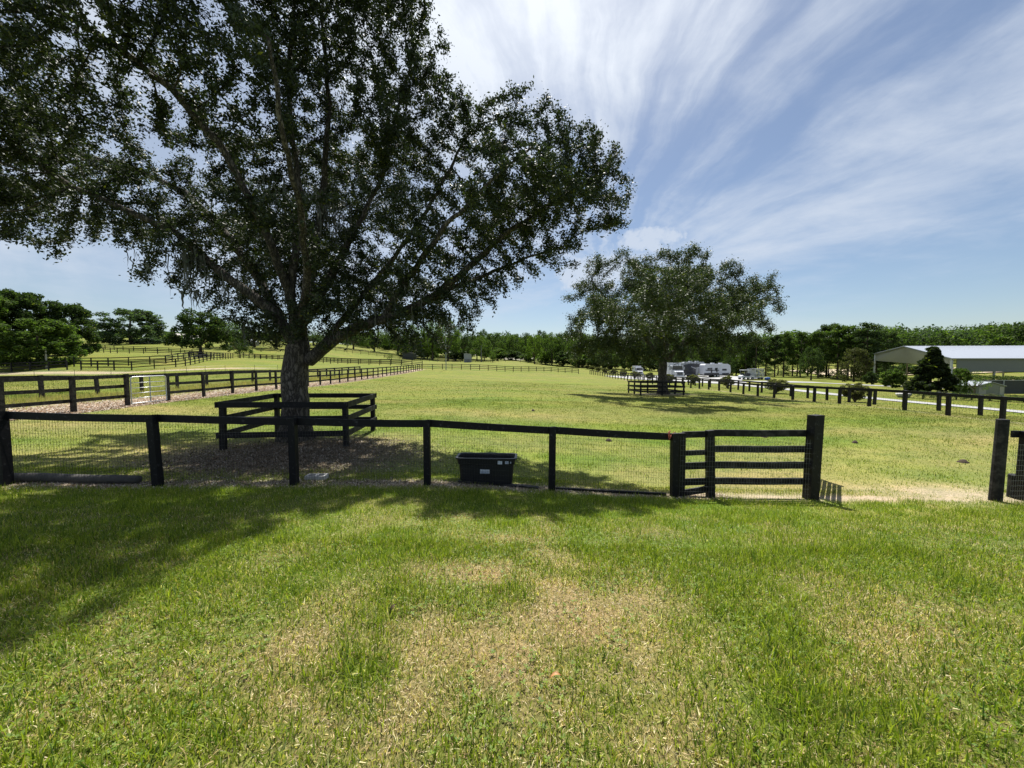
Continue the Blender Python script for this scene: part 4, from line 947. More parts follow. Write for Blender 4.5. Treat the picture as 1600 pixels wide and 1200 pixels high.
def gate_panel():
    """fixed board panel, wire covered, between the fence end and the tall square post"""
    Y = 7.44; X = lambda px: (px - 800) / F * (Y * CP + (CAMZ - gz((px - 800) / F * Y, Y)) * SP)
    def at(px, py): 
        q = P(px, py, Y); return Vector(q)
    org = Vector(G(1063, Y)); root = thing('rail_fence', 'short wire covered rail fence of four long rails beside the tall square gate post', 'fence', tuple(org))
    for px, yb, yt, w, ln, in [(1064, 779, 676, .125, -.01), (1111, 781, 672, .135, -.03)]:
        b = G(px - 1, Y - .03); h = P(px, yt, Y)[2] - b[2]; add_post(root, b, org, w, h, M_BLACKWOOD, 0, v=int(px) % 5, lean=(0, ln))
    sb = MB()
    for (y0, y1, y2, y3) in [(675, 685, 674, 684), (705, 713, 703, 712), (724, 735, 722, 734), (749, 760, 748, 758)]:
        a = at(1068, (y0 + y1) / 2); c = at(1108, (y2 + y3) / 2); sb.beam(a - org + Vector((0, .05, 0)), c - org + Vector((0, .05, 0)), .04, (y1 - y0) / F * Y)
    sb.beam(at(1068, 773) - org + Vector((0, .05, .02)), at(1107, 767) - org + Vector((0, .05, .02)), .04, .13)
    sb.beam(at(1082, 768) - org + Vector((0, .0, 0)), at(1106, 758) - org + Vector((0, .0, 0)), .03, .035)
    sb.build('short_rail', M_OLDBLACK, root)
    for (y0, y1) in [(672.5, 683), (697.5, 708), (722.5, 733.5), (748, 758.5)]:
        m = MB(); a = at(1112, (y0 + y1) / 2 - .2); c = at(1262, (y0 + y1) / 2 + .3); n = 6
        for j in range(n): m.beam(a.lerp(c, j / n) - org + Vector((0, .06, .004 * math.sin(j * 1.4 + y0))), a.lerp(c, (j + 1) / n) - org + Vector((0, .06, .004 * math.sin((j + 1) * 1.4 + y0))), .04, (y1 - y0) / F * Y)
        m.build('rail', M_OLDBLACK, root)
    wm = MB(); a0 = Vector(G(1058, Y)) - org; c0 = Vector(G(1272, Y)) - org; m = 52
    for j in range(m + 1):
        q = a0.lerp(c0, j / m) + Vector((0, -.10, 0)); wm.beam(q + Vector((0, 0, .02)), q + Vector((0, 0, 1.25)), .0022, .0022, (0, 1, .1))
    for j in range(12): wm.beam(a0 + Vector((0, -.10, .03 + j * .104)), c0 + Vector((0, -.10, .03 + j * .104)), .0022, .0022)
    wm.build('wire_mesh', M_WIRE2, root)
    # tall square post, a thing of its own
    b = G(1266, Y - .03); h = P(1268, 648, Y)[2] - b[2]
    r2 = thing('gate_post', 'tall square black post at the right end of the board panel', 'post', tuple(b))
    o = add_post(r2, b, b, .195, h, M_BLACKWOOD, .1, lean=(0, .012), v=3, name='post'); hg = MB()
    for z in (.25, 1.28): hg = MB(); hg.beam((.11, .05, z), (.24, .22, z), .03, .05); hg.lathe([(.015, -.035), (.015, .035)], (.232, .21, z), 8); hg.build('hinge', M_WIRE2, r2)
    # open gate swung away behind it, seen edge on
    g0 = Vector((b[0] + .25, b[1] + .24, b[2])); dr = Vector((math.sin(R(40.2)), math.cos(R(40.2)), 0)); L = 2.35
    z1 = gz(g0.x + dr.x * L, g0.y + dr.y * L) - b[2]
    r3 = thing('board_gate', 'open black board gate swung back edge on behind the tall square post', 'gate', tuple(g0))
    gb = MB()
    for z in (.13, .40, .67, .94, 1.2): gb.beam((0, 0, z + .02), tuple(dr * L + Vector((0, 0, z + .02))), .035, .125)
    gb.build('boards', M_BLACKWOOD, r3); gf = MB()
    for t in (.02, .97): gf = MB(); gf.beam(tuple(dr * L * t + Vector((.035, -.03, .08))), tuple(dr * L * t + Vector((.035, -.03, 1.3))), .03, .11, tuple(dr)); gf.build('upright', M_BLACKWOOD, r3)
gate_panel()

def rope_tie():
    a = Vector(P(1046, 679, 7.36)); m = MB(); rg = random.Random(4)
    for k in range(3):
        pts = [a + Vector((0, 0, .05)) + Vector((-.03 + .02 * k, 0, .02 * k))]
        for j in range(1, 9): pts.append(a + Vector((-.04 + .18 * j / 9 + rg.gauss(0, .008), -.01 * math.sin(j), .06 * math.cos(j * .9 + k) - .03 * k)))
        m.tube([p - a for p in pts], .007, 6)
    m.tube([Vector((.10, 0, 0)), Vector((.11, -.01, -.12)), Vector((.09, 0, -.2)), Vector((.1, 0, -.3))], .005, 6)
    o = m.build('rope', M_RED, None, smooth=True); o.location = a; tag(o, 'faded red rope tied round the posts where wire fence meets board panel', 'rope')
rope_tie()

def right_end():
    b = G(1555, 7.4); h = P(1567, 655, 7.4)[2] - b[2]; r = thing('round_post', 'round black wooden post leaning right on the far side of the opening', 'post', tuple(b))
    add_post(r, b, b, .185, h, M_OLDBLACK, 0, True, lean=(0, .02), v=1)
    b2 = G(1598, 7.45); h2 = P(1595, 674, 7.45)[2] - b2[2]; pts = [b2, G(1780, 7.45)]
    r2 = thing('wire_mesh_fence', 'stub of black wire mesh fence cut off at the right edge of the picture', 'fence', tuple(b2))
    for q in pts: add_post(r2, q, b2, .17, h2, M_BLACKWOOD, 0, v=2)
    m = MB(); m.beam((-.22, .08, h2 - .07), (2.4, .08, h2 - .1 + pts[1][2] - b2[2]), .04, .14); m.build('top_rail', M_BLACKWOOD, r2)
    w = MB(); c = Vector(G(1566, 7.4)) - Vector(b2); e = Vector(pts[1]) - Vector(b2); n = 60
    for j in range(n): q = c.lerp(e, j / n) + Vector((0, -.11, 0)); w.beam(q, q + Vector((0, 0, 1.2)), .0024, .0024, (0, 1, .1))
    for j in range(12): w.beam(c + Vector((0, -.11, .04 + .104 * j)), e + Vector((0, -.11, .04 + .104 * j)), .0024, .0024)
    w.build('wire_mesh', M_WIRE2, r2)
    b3 = G(1586, 7.62); s = thing('stump_post', 'short thick black stub post leaning against the wire at the right edge', 'post', tuple(b3))
    add_post(s, b3, b3, .22, .50, M_OLDBLACK, 0, True, lean=(0, -.03), v=2); 
    m = MB(); m.beam((-.11, -.06, .04), (-.09, -.06, .44), .03, .12, (0, 1, 0)); m.build('cleat_board', M_BLACKWOOD, s)
right_end()

def ground_things():
    a, c = G(24, 7.05), G(219, 7.08); o = MB().tube([(0, 0, .09)] + [tuple((c - a) * t + np.array((0, .02 * math.sin(t * 5), .085 + .01 * math.sin(t * 9)))) for t in (.2, .4, .6, .8, 1.)], [.09, .088, .084, .083, .08, .074], 12).build('log', mat_simple('grey_log', (.07,.065,.058), .85, .25, 9, bump=.2), None, smooth=True)
    o.location = a; tag(o, 'long grey log lying under the wire at the left end of the fence', 'log')
    b = G(495, 7.5); m = MB()
    for x in (-.2, -.02, .16): m.box(x, x + .04, -.1, .1, 0, .09)
    m.box(-.16, .16, -.1, -.065, 0.002, .088); m.box(-.16, .16, .065, .1, .002, .088)
    o = m.build('concrete_block', M_CONC, None, bevel=.004); o.location = b; o.rotation_euler = (0, 0, .05); tag(o, 'grey hollow concrete block half sunk in the dirt by the third fence post', 'block')
    a, c = G(716, 7.48), G(842, 7.36); m = MB(); d = c - a
    for j in range(5): m.beam(tuple(d * j / 5 + np.array((0, 0, .03 + .012 * math.sin(j * 2)))), tuple(d * (j + 1) / 5 + np.array((0, 0, .03 + .012 * math.sin((j + 1) * 2)))), .11, .035)
    o = m.build('plank', M_OLDBLACK, None); o.location = a; tag(o, 'weathered plank lying on the ground in front of the black tub', 'plank')
    a, c = G(868, 7.38), G(1040, 7.42); m = MB().beam((0, 0, .03), tuple(c - a + np.array((0, 0, .03))), .05, .05); o = m.build('ground_board', M_BLACKWOOD, None); o.location = a
    tag(o, 'dark narrow board lying under the wire left of the board panel', 'board')
    # mole hills and clods
    for i, (px, D, s, lab) in enumerate([(951, 13.2, .17, 'small brown soil mound seen through the wire above the fence rail'), (1194, 14.6, .22, 'dark soil mound on the pasture left of the tall square post'), (1336, 13.6, .15, 'thin dark clod on the pasture right of the tall square post'),
                                        (1505, 10.8, .18, 'dark clod left of the round leaning post'), (525, 27, .18, 'tiny dark clod in the pasture just right of the huge trunk'), (833, 19, .16, 'small dark clod in the middle of the pasture')]):
        b = G(px, D); rng = np.random.default_rng(i); m = MB(); n = 14; s *= .62; pr = [(s * 1.2, -.03), (s, .015), (s * .7, .06), (s * .35, .085), (.02, .09)]; m.lathe(pr, n=n)
        v = np.array(m.v); v += rng.normal(0, s * .07, v.shape); m.v = [tuple(q) for q in v]; o = m.build('soil_mound', mat_simple('soil', (.045,.03,.018), .95, .3, 30), None, smooth=True); o.location = b; tag(o, lab, 'mound', 'soil mounds and clods in the pasture')
    rng = np.random.default_rng(77)
    for i, (px, D, c, lab) in enumerate([(628, 2.75, (.07,.04,.015), 'dark curled dead leaf standing in the straw patch of the lawn'), (865, 2.12, (.33,.16,.05), 'orange brown fallen leaf on the lawn right of centre')]):
        b = GP((px - 800) / F * D * 1.1 if i < 0 else (px - 800) / F * (D * 1.1), D); L = .05; n = 7; V = []; Fc = []; L = .038
        for j in range(n):
            t = j / (n - 1); w = .013 * math.sin(math.pi * min(.98, t * .92 + .06)); z = .03 + .025 * math.sin(t * 3) + (.03 * t if i == 0 else 0)
            V += [(-L + 2*L*t, -w, z + .008), (-L + 2*L*t, 0, z), (-L + 2*L*t, w, z + .008)]
        for j in range(n - 1):
            for k in (0, 1): Fc.append((3*j+k, 3*j+k+1, 3*j+k+4, 3*j+k+3))
        m = MB(); m.add(V, Fc); o = m.build('fallen_leaf', mat_simple('dead_leaf', c, .6, .3, 40), None, smooth=True); o.location = b; o.rotation_euler = (0, -.4 if i == 0 else 0, .9 if i == 0 else .1); tag(o, lab, 'leaf')
ground_things()

def text_mesh(s, size, mat, parent, loc, rot, name='lettering', depth=.001):
    cu = bpy.data.curves.new('t', 'FONT'); cu.body = s; cu.size = size; cu.extrude = depth; cu.align_x = 'CENTER'; cu.align_y = 'CENTER'; cu.resolution_u = 2
    o = bpy.data.objects.new('t', cu); COL.objects.link(o); dg = bpy.context.evaluated_depsgraph_get(); me = bpy.data.meshes.new_from_object(o.evaluated_get(dg))
    bpy.data.objects.remove(o); me.materials.clear(); me.materials.append(mat); q = bpy.data.objects.new(name, me); COL.objects.link(q); q.parent = parent; q.location = loc; q.rotation_euler = rot
    return q
def tub():
    Y = 7.62; b = G(761, Y); root = thing('stock_tub', 'large black plastic stock tub with pale label standing behind the wire fence', 'tub', tuple(b), -.05); root.scale = (1, .6, 1)
    def ring(hx, hy, z, c, n=5):
        o = []
        for sx, sy, a0 in ((1, 1, 0), (-1, 1, 90), (-1, -1, 180), (1, -1, 270)):
            for k in range(n):
                a = R(a0 + 90 * k / (n - 1)); o.append((sx * (hx - c) + c * math.cos(a), sy * (hy - c) + c * math.sin(a), z))
        return o
    prof = [(.515, .30, .0, .10), (.535, .315, .05, .10), (.56, .335, .42, .11), (.565, .34, .43, .11), (.585, .36, .44, .11), (.60, .375, .53, .12), (.605, .38, .545, .12), (.63, .40, .55, .12), (.635, .405, .565, .12), (.63, .40, .575, .12),
            (.585, .355, .575, .11), (.575, .345, .55, .11), (.52, .30, .05, .1)]
    m = MB(); n = 20
    for p in prof: m.v += ring(*p)
    for i in range(len(prof) - 1):
        for j in range(n): m.f.append((i*n+j, i*n+(j+1) % n, (i+1)*n+(j+1) % n, (i+1)*n+j))
    m.f.append(tuple(range(n-1, -1, -1))); k = (len(prof)-1)*n; m.f.append(tuple(k+j for j in range(n)))
    m.build('tub_body', M_PLASTIC, root, smooth=False)
    for x in (-.30, -.02, .13): MB().box(x, x + .022, -.352, -.30, .05, .41).build('moulded_rib', M_PLASTIC, root, bevel=.004)
    pl = MB().box(-.115, .075, -.356, -.33, .255, .335).build('logo_plate', M_LABEL, root)
    MB().box(-.105, .065, -.3585, -.34, .262, .275).build('logo_stripe', M_LABELD, pl)
    text_mesh('Rubbermaid', .036, M_LABELD, pl, (-.02, -.3575, .302), (math.pi / 2, 0, 0))
    MB().box(.245, .335, -.392, -.36, .455, .52).build('sticker', M_LABEL, root)
    s = MB().box(.395, .47, -.392, -.36, .465, .515).build('sticker', M_LABEL, root); 
    for z in (.475, .495): MB().box(.402, .463, -.394, -.37, z, z + .008).build('sticker_print', M_LABELD, s)
    MB().box(.50, .52, -.392, -.36, .475, .505).build('sticker', M_LABEL, root)
tub()

# square board pen round the big oak, and the one round the small oak
def pen(label, corners, hs, railz, rh, pw, extra=0, name='tree_pen'):
    C4 = [np.array(c, float) for c in corners]; org = (C4[0] + C4[2]) / 2; org[2] = gz(org[0], org[1]); root = thing(name, label, 'pen', tuple(org))
    P4 = []
    for i in range(4):
        a, c = C4[i], C4[(i+1) % 4]; P4.append((a, hs[i]))
        for k in range(extra):
            t = (k + 1) / (extra + 1); q = a + (c - a) * t; q[2] = gz(q[0], q[1]); P4.append((q, hs[i] + (hs[(i+1) % 4] - hs[i]) * t))
    ln = [.03, .0, .0, -.0]
    for i, (q, h) in enumerate(P4): add_post(root, q, org, pw, h, M_BLACKWOOD, 0, v=i % 4, lean=(0, ln[i] if not extra and i < 4 else 0))
    cen = (C4[0] + C4[2]) / 2
    for i in range(len(P4)):
        (a, ha), (c, hc) = P4[i], P4[(i+1) % len(P4)]
        for k, z in enumerate(railz):
            d = Vector(c - a); d.z = 0; d.normalize(); o = Vector((d.y, -d.x, 0)) * (pw * .62); 
            A = Vector(a - org) + o + Vector((0, 0, ha * z)) - d * pw * .9; Cc = Vector(c - org) + o + Vector((0, 0, hc * z)) + d * pw * .9 * (1 if not extra else 0)
            MB().beam(A, Cc, .04, rh).build(['top_rail', 'middle_rail', 'bottom_rail'][k], M_BLACKWOOD if i % 2 == 0 else M_OLDBLACK, root)
fl, fr, br, bl = G(349, 10.3), G(541, 10.5), G(583, 13.2), G(434, 13.2)
pen('black square board pen enclosing the huge oak trunk', [fl, fr, br, bl], [P(350,628,10.3)[2]-fl[2], P(541,628,10.5)[2]-fr[2], P(583,615,13.2)[2]-br[2], P(434,615,13.2)[2]-bl[2]], (.945, .64, .31), .16, .13)
s1, s2 = G(1001, 34.3), G(1068, 34.0); pen('small black board pen round the oak in the middle of the pasture', [s1, s2, GP(s2[0] + .1, 37.9), GP(s1[0] + .1, 38.2)], [1.3] * 4, (.93, .60, .27), .15, .12, 1)

# lane fence on the left with its steel gate
AX = lambda Y: float(np.interp(Y, [0, 10, 36, 60, 92], [-18.6, -18.8, -19.2, -20.6, -22.6]))
yA = [16.05, 18.7]
fence('black three board fence at left, nearer run ending at the steel gate', [(AX(9.0), 9.0), (AX(18.1), 18.1)], 1.56, (1.46, .98, .48), .15, .14, 2.33, M_OLDBLACK, seed=1)
fence('long black board fence from the steel gate to the far pasture corner', [(AX(y), y) for y in (20.3, 36, 60, 92)], 1.50, (1.43, .95, .46), .15, .13, 2.4, M_OLDBLACK, seed=2)
def steel_gate():
    a = Vector(GP(AX(18.25) + .05, 18.25)); c = Vector(GP(AX(20.15) + .05, 20.15)); d = c - a; root = thing('steel_gate', 'galvanised steel tube gate in the left board fence', 'gate', tuple(a))
    L = d.length; z0, z1 = .10, 1.42; m = MB(); rr = .12; dn = d.normalized(); q = lambda t, z: dn * t + Vector((0, 0, z))
    loop = [q(0, z0), q(0, z1 - rr), q(rr * .3, z1 - rr * .3), q(rr, z1), q(L - rr, z1), q(L - rr * .3, z1 - rr * .3), q(L, z1 - rr), q(L, z0), q(0, z0)]
    m.tube(loop, .026, 8, cap=False); m.build('frame', M_GALV, root, smooth=True)
    for z in (.35, .60, .86, 1.12): MB().tube([q(.02, z), q(L - .02, z)], .02, 8).build('bar', M_GALV, root, smooth=True)
    MB().beam(q(L * .52, z0), q(L * .52, z1), .03, .045, (dn.x, dn.y, 0)).build('brace', M_GREYP, root)
steel_gate()
fence('black wire fence with one top board on the far side of the left lane', [(-26, 9), (-24.2, 17), (-24, 36), (-25.5, 62)], 1.28, (1.2,), .16, .14, 2.55, M_OLDBLACK, 'wire_mesh_fence', mesh=True, leans=.0, seed=3, vs=.09, hs=.15, wr=.003, mesh_mat=M_WIRE)
# far side of the pasture
e0, e1 = G(660, 92), G(904, 115)
fence('black three board fence closing the far end of the pasture', [e0[:2], e1[:2]], 1.5, (1.42, .96, .48), .14, .13, 2.6, seed=4)
# right: two single board wire fences side by side
N_ = [(25.7, 12), (25.7, 60), (25.6, 95), (24.9, 118)]
fence('nearer of the two parallel black fences along the right side of the pasture', N_, 1.3, (1.21,), .17, .16, 2.4, name='wire_mesh_fence', mesh=True, seed=5, vs=.15, hs=.2, wr=.003, maxposts=100)
fence('farther of the two parallel black fences, beside the pale path on the right', [(30, 12), (30, 60), (29.8, 118)], 1.3, (1.21,), .17, .16, 2.3, name='wire_mesh_fence', seed=6, maxposts=100)
xy = lambda *a: [tuple(G(px, D)[:2]) for px, D in a]
def many(lst, grp):
    for i, (lab, ln, sp) in enumerate(lst): fence(lab, ln, 1.45, (1.38, .92, .46), .14, .13, sp, seed=20 + i, group=grp)
many([('dark board fence left of the gap in the sandy left track', xy((-40, 57.5), (105, 58)), 2.6),
      ('dark board fence right of the gap, bending uphill beyond the sandy track', xy((127, 58), (200, 58), (284, 62), (364, 96)), 2.6),
      ('board fence just behind the sandy track, left of the gap', xy((-40, 61), (103, 61.5)), 2.7),
      ('second board fence behind the sandy track, climbing beside the first', xy((116, 62), (180, 62.5), (256, 67), (335, 92)), 2.7),
      ('board fence descending the green hill right of the dense far left trees', xy((103, 108), (187, 100), (350, 108)), 3.0),
      ('board fence just above the one descending the green hill', xy((96, 116), (200, 113), (318, 116)), 3.2),
      ('low board fence along the crest of the left hill', xy((103, 140), (270, 150), (450, 156)), 3.2),
      ('board fence behind the huge trunk, between the lane and the middle paddock', xy((364, 118), (420, 110), (530, 96), (644, 94)), 2.9),
      ('second board fence parallel behind the one beyond the huge trunk', xy((372, 126), (540, 106), (660, 104)), 3.0),
      ('thin board fence across the far central paddock', xy((600, 168), (688, 168), (870, 174)), 3.4),
      ('hilltop board fence left of the central wood', xy((430, 168), (600, 178), (720, 186)), 3.6)], 'dark board fences on the left hill and far paddocks')
fence('small board pen round the dark hillside oak', xy((296, 93), (330, 93), (331, 99), (298, 99), (296, 93)), 1.4, (1.32, .9, .45), .14, .13, 2.6, seed=40, name='tree_pen', cat='pen')
def thin_stakes():
    root = thing('wire_fence', 'thin wire fence on slim stakes in the left paddock', 'fence', tuple(G(54, 46)))
    org = Vector(G(54, 46)); B = [Vector(G(px, D)) for px, D in [(54, 46), (117, 46), (174, 46.5), (258, 47), (292, 48), (321, 50), (352, 52), (398, 54), (434, 56)]]
    for b in B: m = MB().tube([b - org, b - org + Vector((0, 0, 1.15))], .02, 5); m.build('stake', M_WIRE, root)
    m = MB()
    for i in range(len(B) - 1):
        for z in (1.1, .7): m.tube([B[i] - org + Vector((0, 0, z)), B[i+1] - org + Vector((0, 0, z))], .008, 3)
    m.build('wire', M_WIRE2, root)
thin_stakes()

# ------------------------------------------------------------------ buildings
def Vp(px, py, D): return Vector(P(px, py, D))
def arena():
    L, Rr, Rg = Vp(1368, 553.5, 96), Vp(1488, 560.5, 72), Vp(1414, 541.5, 84)
    dx = Vector((95, 0, 0)); L2, R2, Rg2 = L + dx, Rr + dx, Rg + dx + Vector((0, 0, .35))
    org = Vector(G(1488, 72)); root = thing('arena_building', 'long open sided metal arena with white roof and grey green side wall', 'building', tuple(org))
    def slab(a, b, c, d, t, name, mat, par=root):
        n = (b - a).cross(d - a).normalized() * t; m = MB(); q = [v - org for v in (a, b, c, d)]
        m.add(q + [v - n for v in q], [(0,1,2,3),(7,6,5,4),(0,4,5,1),(1,5,6,2),(2,6,7,3),(3,7,4,0)]); return m.build(name, mat, par)
    up = Vector((0, 0, .12)); out = (Rr - L).normalized()
    oh = Vector((-.5, -.1, 0))
    rf = slab(Rr + oh + up + out * .5, R2 + up + out * .5, Rg2 + up, Rg + oh + up, .1, 'roof', M_METROOF); slab(Rg + oh + up, Rg2 + up, L2 + up - out * .5, L + oh + up - out * .5, .1, 'roof', M_METROOF)
    m = MB()   # ribs of the sheeting on the visible slope
    for i in range(96):
        t = i / 95; a = (Rr + oh).lerp(R2, t) + up * 1.2; b = (Rg + oh).lerp(Rg2, t) + up * 1.2; m.beam(a - org, b - org, .05, .06)
    m.build('roof_ribs', M_METROOF, rf)
    # gable face, with a level lower edge
    hL, hR = 10.0 / F * 96, 12.5 / F * 72
    gb = MB(); q = [L, Rg, Rr, Rr - Vector((0, 0, hR)), L - Vector((0, 0, hL))]; q = [v - org for v in q]; n = Vector((.12, .03, 0))
    gb.add(q + [v + n for v in q], [(0,1,2,3,4),(9,8,7,6,5)] + [(i, i+5, (i+1) % 5 + 5, (i+1) % 5) for i in range(5)]); g = gb.build('gable_wall', M_SIDING2, root)
    m = MB()
    for i in range(1, 60):
        t = i / 60; a = L.lerp(Rr, t); hh = hL + (hR - hL) * t; top = (L.lerp(Rg, t * 2) if t < .5 else Rg.lerp(Rr, t * 2 - 1)); m.beam(top - org - Vector((.03, .01, .1)), a - org - Vector((.03, .01, hh)), .06, .03, (0, 1, 0))
    m.build('siding_ribs', M_SIDING2, g)
    # long side wall hanging from the eave
    wh = 20.5 / F * 72; sw = slab(Rr + Vector((.9, .06, -.05)), R2 + Vector((0, .06, -.05)), R2 + Vector((0, .06, -wh)), Rr + Vector((.9, .06, -wh)), .12, 'side_wall', M_SIDING)
    m = MB()
    for i in range(150): x = .9 + (95 - .9) * i / 150; m.beam(Rr + Vector((x, -.02, -.1)) - org, Rr + Vector((x, -.02, -wh)) - org, .07, .05, (0, 1, 0))
    m.build('siding_ribs', M_SIDING, sw)
    e = MB().beam(Rr - org + Vector((0, -.12, 0)), R2 - org + Vector((0, -.12, 0)), .14, .22); e.build('gutter', M_GREYP, root)
    for a, b in ((L, Rg), (Rg, Rr)): m = MB(); m.beam(a - org + oh * .6, b - org + oh * .6, .1, .22); m.build('barge_board', M_GREYP, root)
    for i in range(12):
        for (s, y) in ((Rr, 0), (L, 0)):
            p = s + Vector((.1 + i * 8.4, .15, 0)); z = gz(p.x, p.y)
            m = MB(); m.box(-.13, .13, -.13, .13, 0, p.z - z - .1); c = m.build('column', M_WHITE if i == 0 else M_SIDING2, root); c.location = Vector((p.x, p.y, z)) - org
    return L, Rr
arena()
strip('arena_floor', [(88, 77), (185, 77)], [(96, 94), (185, 94)], M_TAN, .25)
strip('sand_ring', [(100, 114), (230, 120)], [(108, 146), (240, 150)], M_TAN, .3)

def shed(label, px0, px1, D, yb, ye, yr, name='garden_shed', matw=M_SIDING, matr=M_METROOF, depth=3.6, side=1.0, cat='shed', door=True, frac=.5):
    a, c = G(px0, D), G(px1, D); w = c[0] - a[0]; h = P(px0, ye, D)[2] - a[2]; hr = P(px0, yr, D)[2] - a[2]; base = min(a[2], c[2])
    root = thing(name, label, cat, (a[0], D, base)); h += a[2] - base; hr += a[2] - base
    m = MB(); poly = [(0, 0), (w, 0), (w, h), (w * frac, hr), (0, h)]
    m.add([(x, 0, z) for x, z in poly] + [(x, depth, z) for x, z in poly], [(0,1,2,3,4),(9,8,7,6,5)] + [(i, i+5, (i+1) % 5 + 5, (i+1) % 5) for i in range(5)]); m.build('wall', matw, root)
    r = MB(); o = .14
    r.beam((w * frac, -o, hr + .06), (w * frac, depth + o, hr + .06), .1, .05)
    for x0, z0, x1, z1 in ((-o, h - .08, w * frac, hr), (w * frac, hr, w + o, h - .08)):
        r.add([(x0, -o, z0 + .03), (x1, -o, z1 + .03), (x1, depth + o, z1 + .03), (x0, depth + o, z0 + .03), (x0, -o, z0 + .10), (x1, -o, z1 + .10), (x1, depth + o, z1 + .10), (x0, depth + o, z0 + .10)], [(0,3,2,1),(4,5,6,7),(0,1,5,4),(1,2,6,5),(2,3,7,6),(3,0,4,7)])
    r.build('roof', matr, root)
    if door:
        MB().box(w * .08, w * .34, -.03, .02, .02, h * .85).build('door', M_SIDING2, root); MB().box(w * .82, w * .96, -.03, .02, .1, h * .9).build('trim_panel', M_SIDING2, root)
    return root
shed('small grey green gabled shed in front of the dark screened wall at right', 1525, 1569, 56, 616, 603, 597.5)
shed('dark low run in shed at the left of the far central paddock', 629, 646, 175, 556.5, 552, 551, 'run_in_shed', M_DARKSCR, M_DARKSCR, 6, door=False)
shed('small grey shed by the far central fence', 725, 736, 172, 560, 553, 552, 'run_in_shed', M_GREYP, M_GREYP, 4, door=False, frac=.2)
shed('pale roofed barn on the left hilltop', 245, 283, 172, 535, 529, 521, 'hilltop_barn', M_SIDING2, M_TANROOF, 12, door=False, cat='barn', frac=.8)
shed('long low shed with a light roof edge left of the hilltop barn', 208, 244, 160, 535, 530, 529, 'hilltop_shed', M_GREYP, M_METROOF, 5, door=False, frac=.5)
shed('pale house half hidden among hilltop trees left of the huge trunk', 366, 384, 150, 543, 533, 529, 'hilltop_house', M_SIDING2, M_METROOF, 8, door=False, cat='house')
def screen_wall():
    D = 60; a, c = Vector(G(1496, D)), Vector(G(1740, D)); root = thing('screened_wall', 'long dark screened wall behind the small shed below the arena', 'wall', tuple(a))
    h0 = P(1510, 597, D)[2] - a.z; m = MB(); m.beam((0, 0, h0 / 2), tuple(c - a + Vector((0, 0, h0 / 2 + a.z - c.z))), .1, h0 + .6); m.build('screen', M_DARKSCR, root)
    m = MB().beam((0, -.08, h0 + .28), tuple(c - a + Vector((0, -.08, h0 + .28 + a.z - c.z))), .1, .08); m.build('top_edge', M_GREYP, root)
    for i in range(8): m = MB(); m.box(-.07, .07, -.15, -.04, -.4, h0 + .3); o = m.build('screen_post', M_GREYP, root); o.location = (c - a) * (i / 7) + Vector((0, 0, (a.z - c.z) * i / 7))
screen_wall()
def pole(label, px, D, top, r=.11, name='utility_pole', mat=M_GREYP, head=False):
    b = G(px, D); h = P(px, top, D)[2] - b[2]; root = thing(name, label, 'pole', tuple(b)); MB().lathe([(r, -.1), (r, .2), (r * .7, h)], n=8).build('shaft', mat, root)
    if head: MB().beam((0, 0, h - .1), (.7, 0, h), .08, .06).build('arm', mat, root)
pole('slim tall grey pole at the far left corner of the pasture', 697, 91, 508, .11, head=True)
pole('bare wooden post in front of the dense trees at far left', 73, 60, 545, .13, 'wooden_post', M_TANROOF)
pole('thin pale pole in the far central paddock', 752, 175, 540, .1)

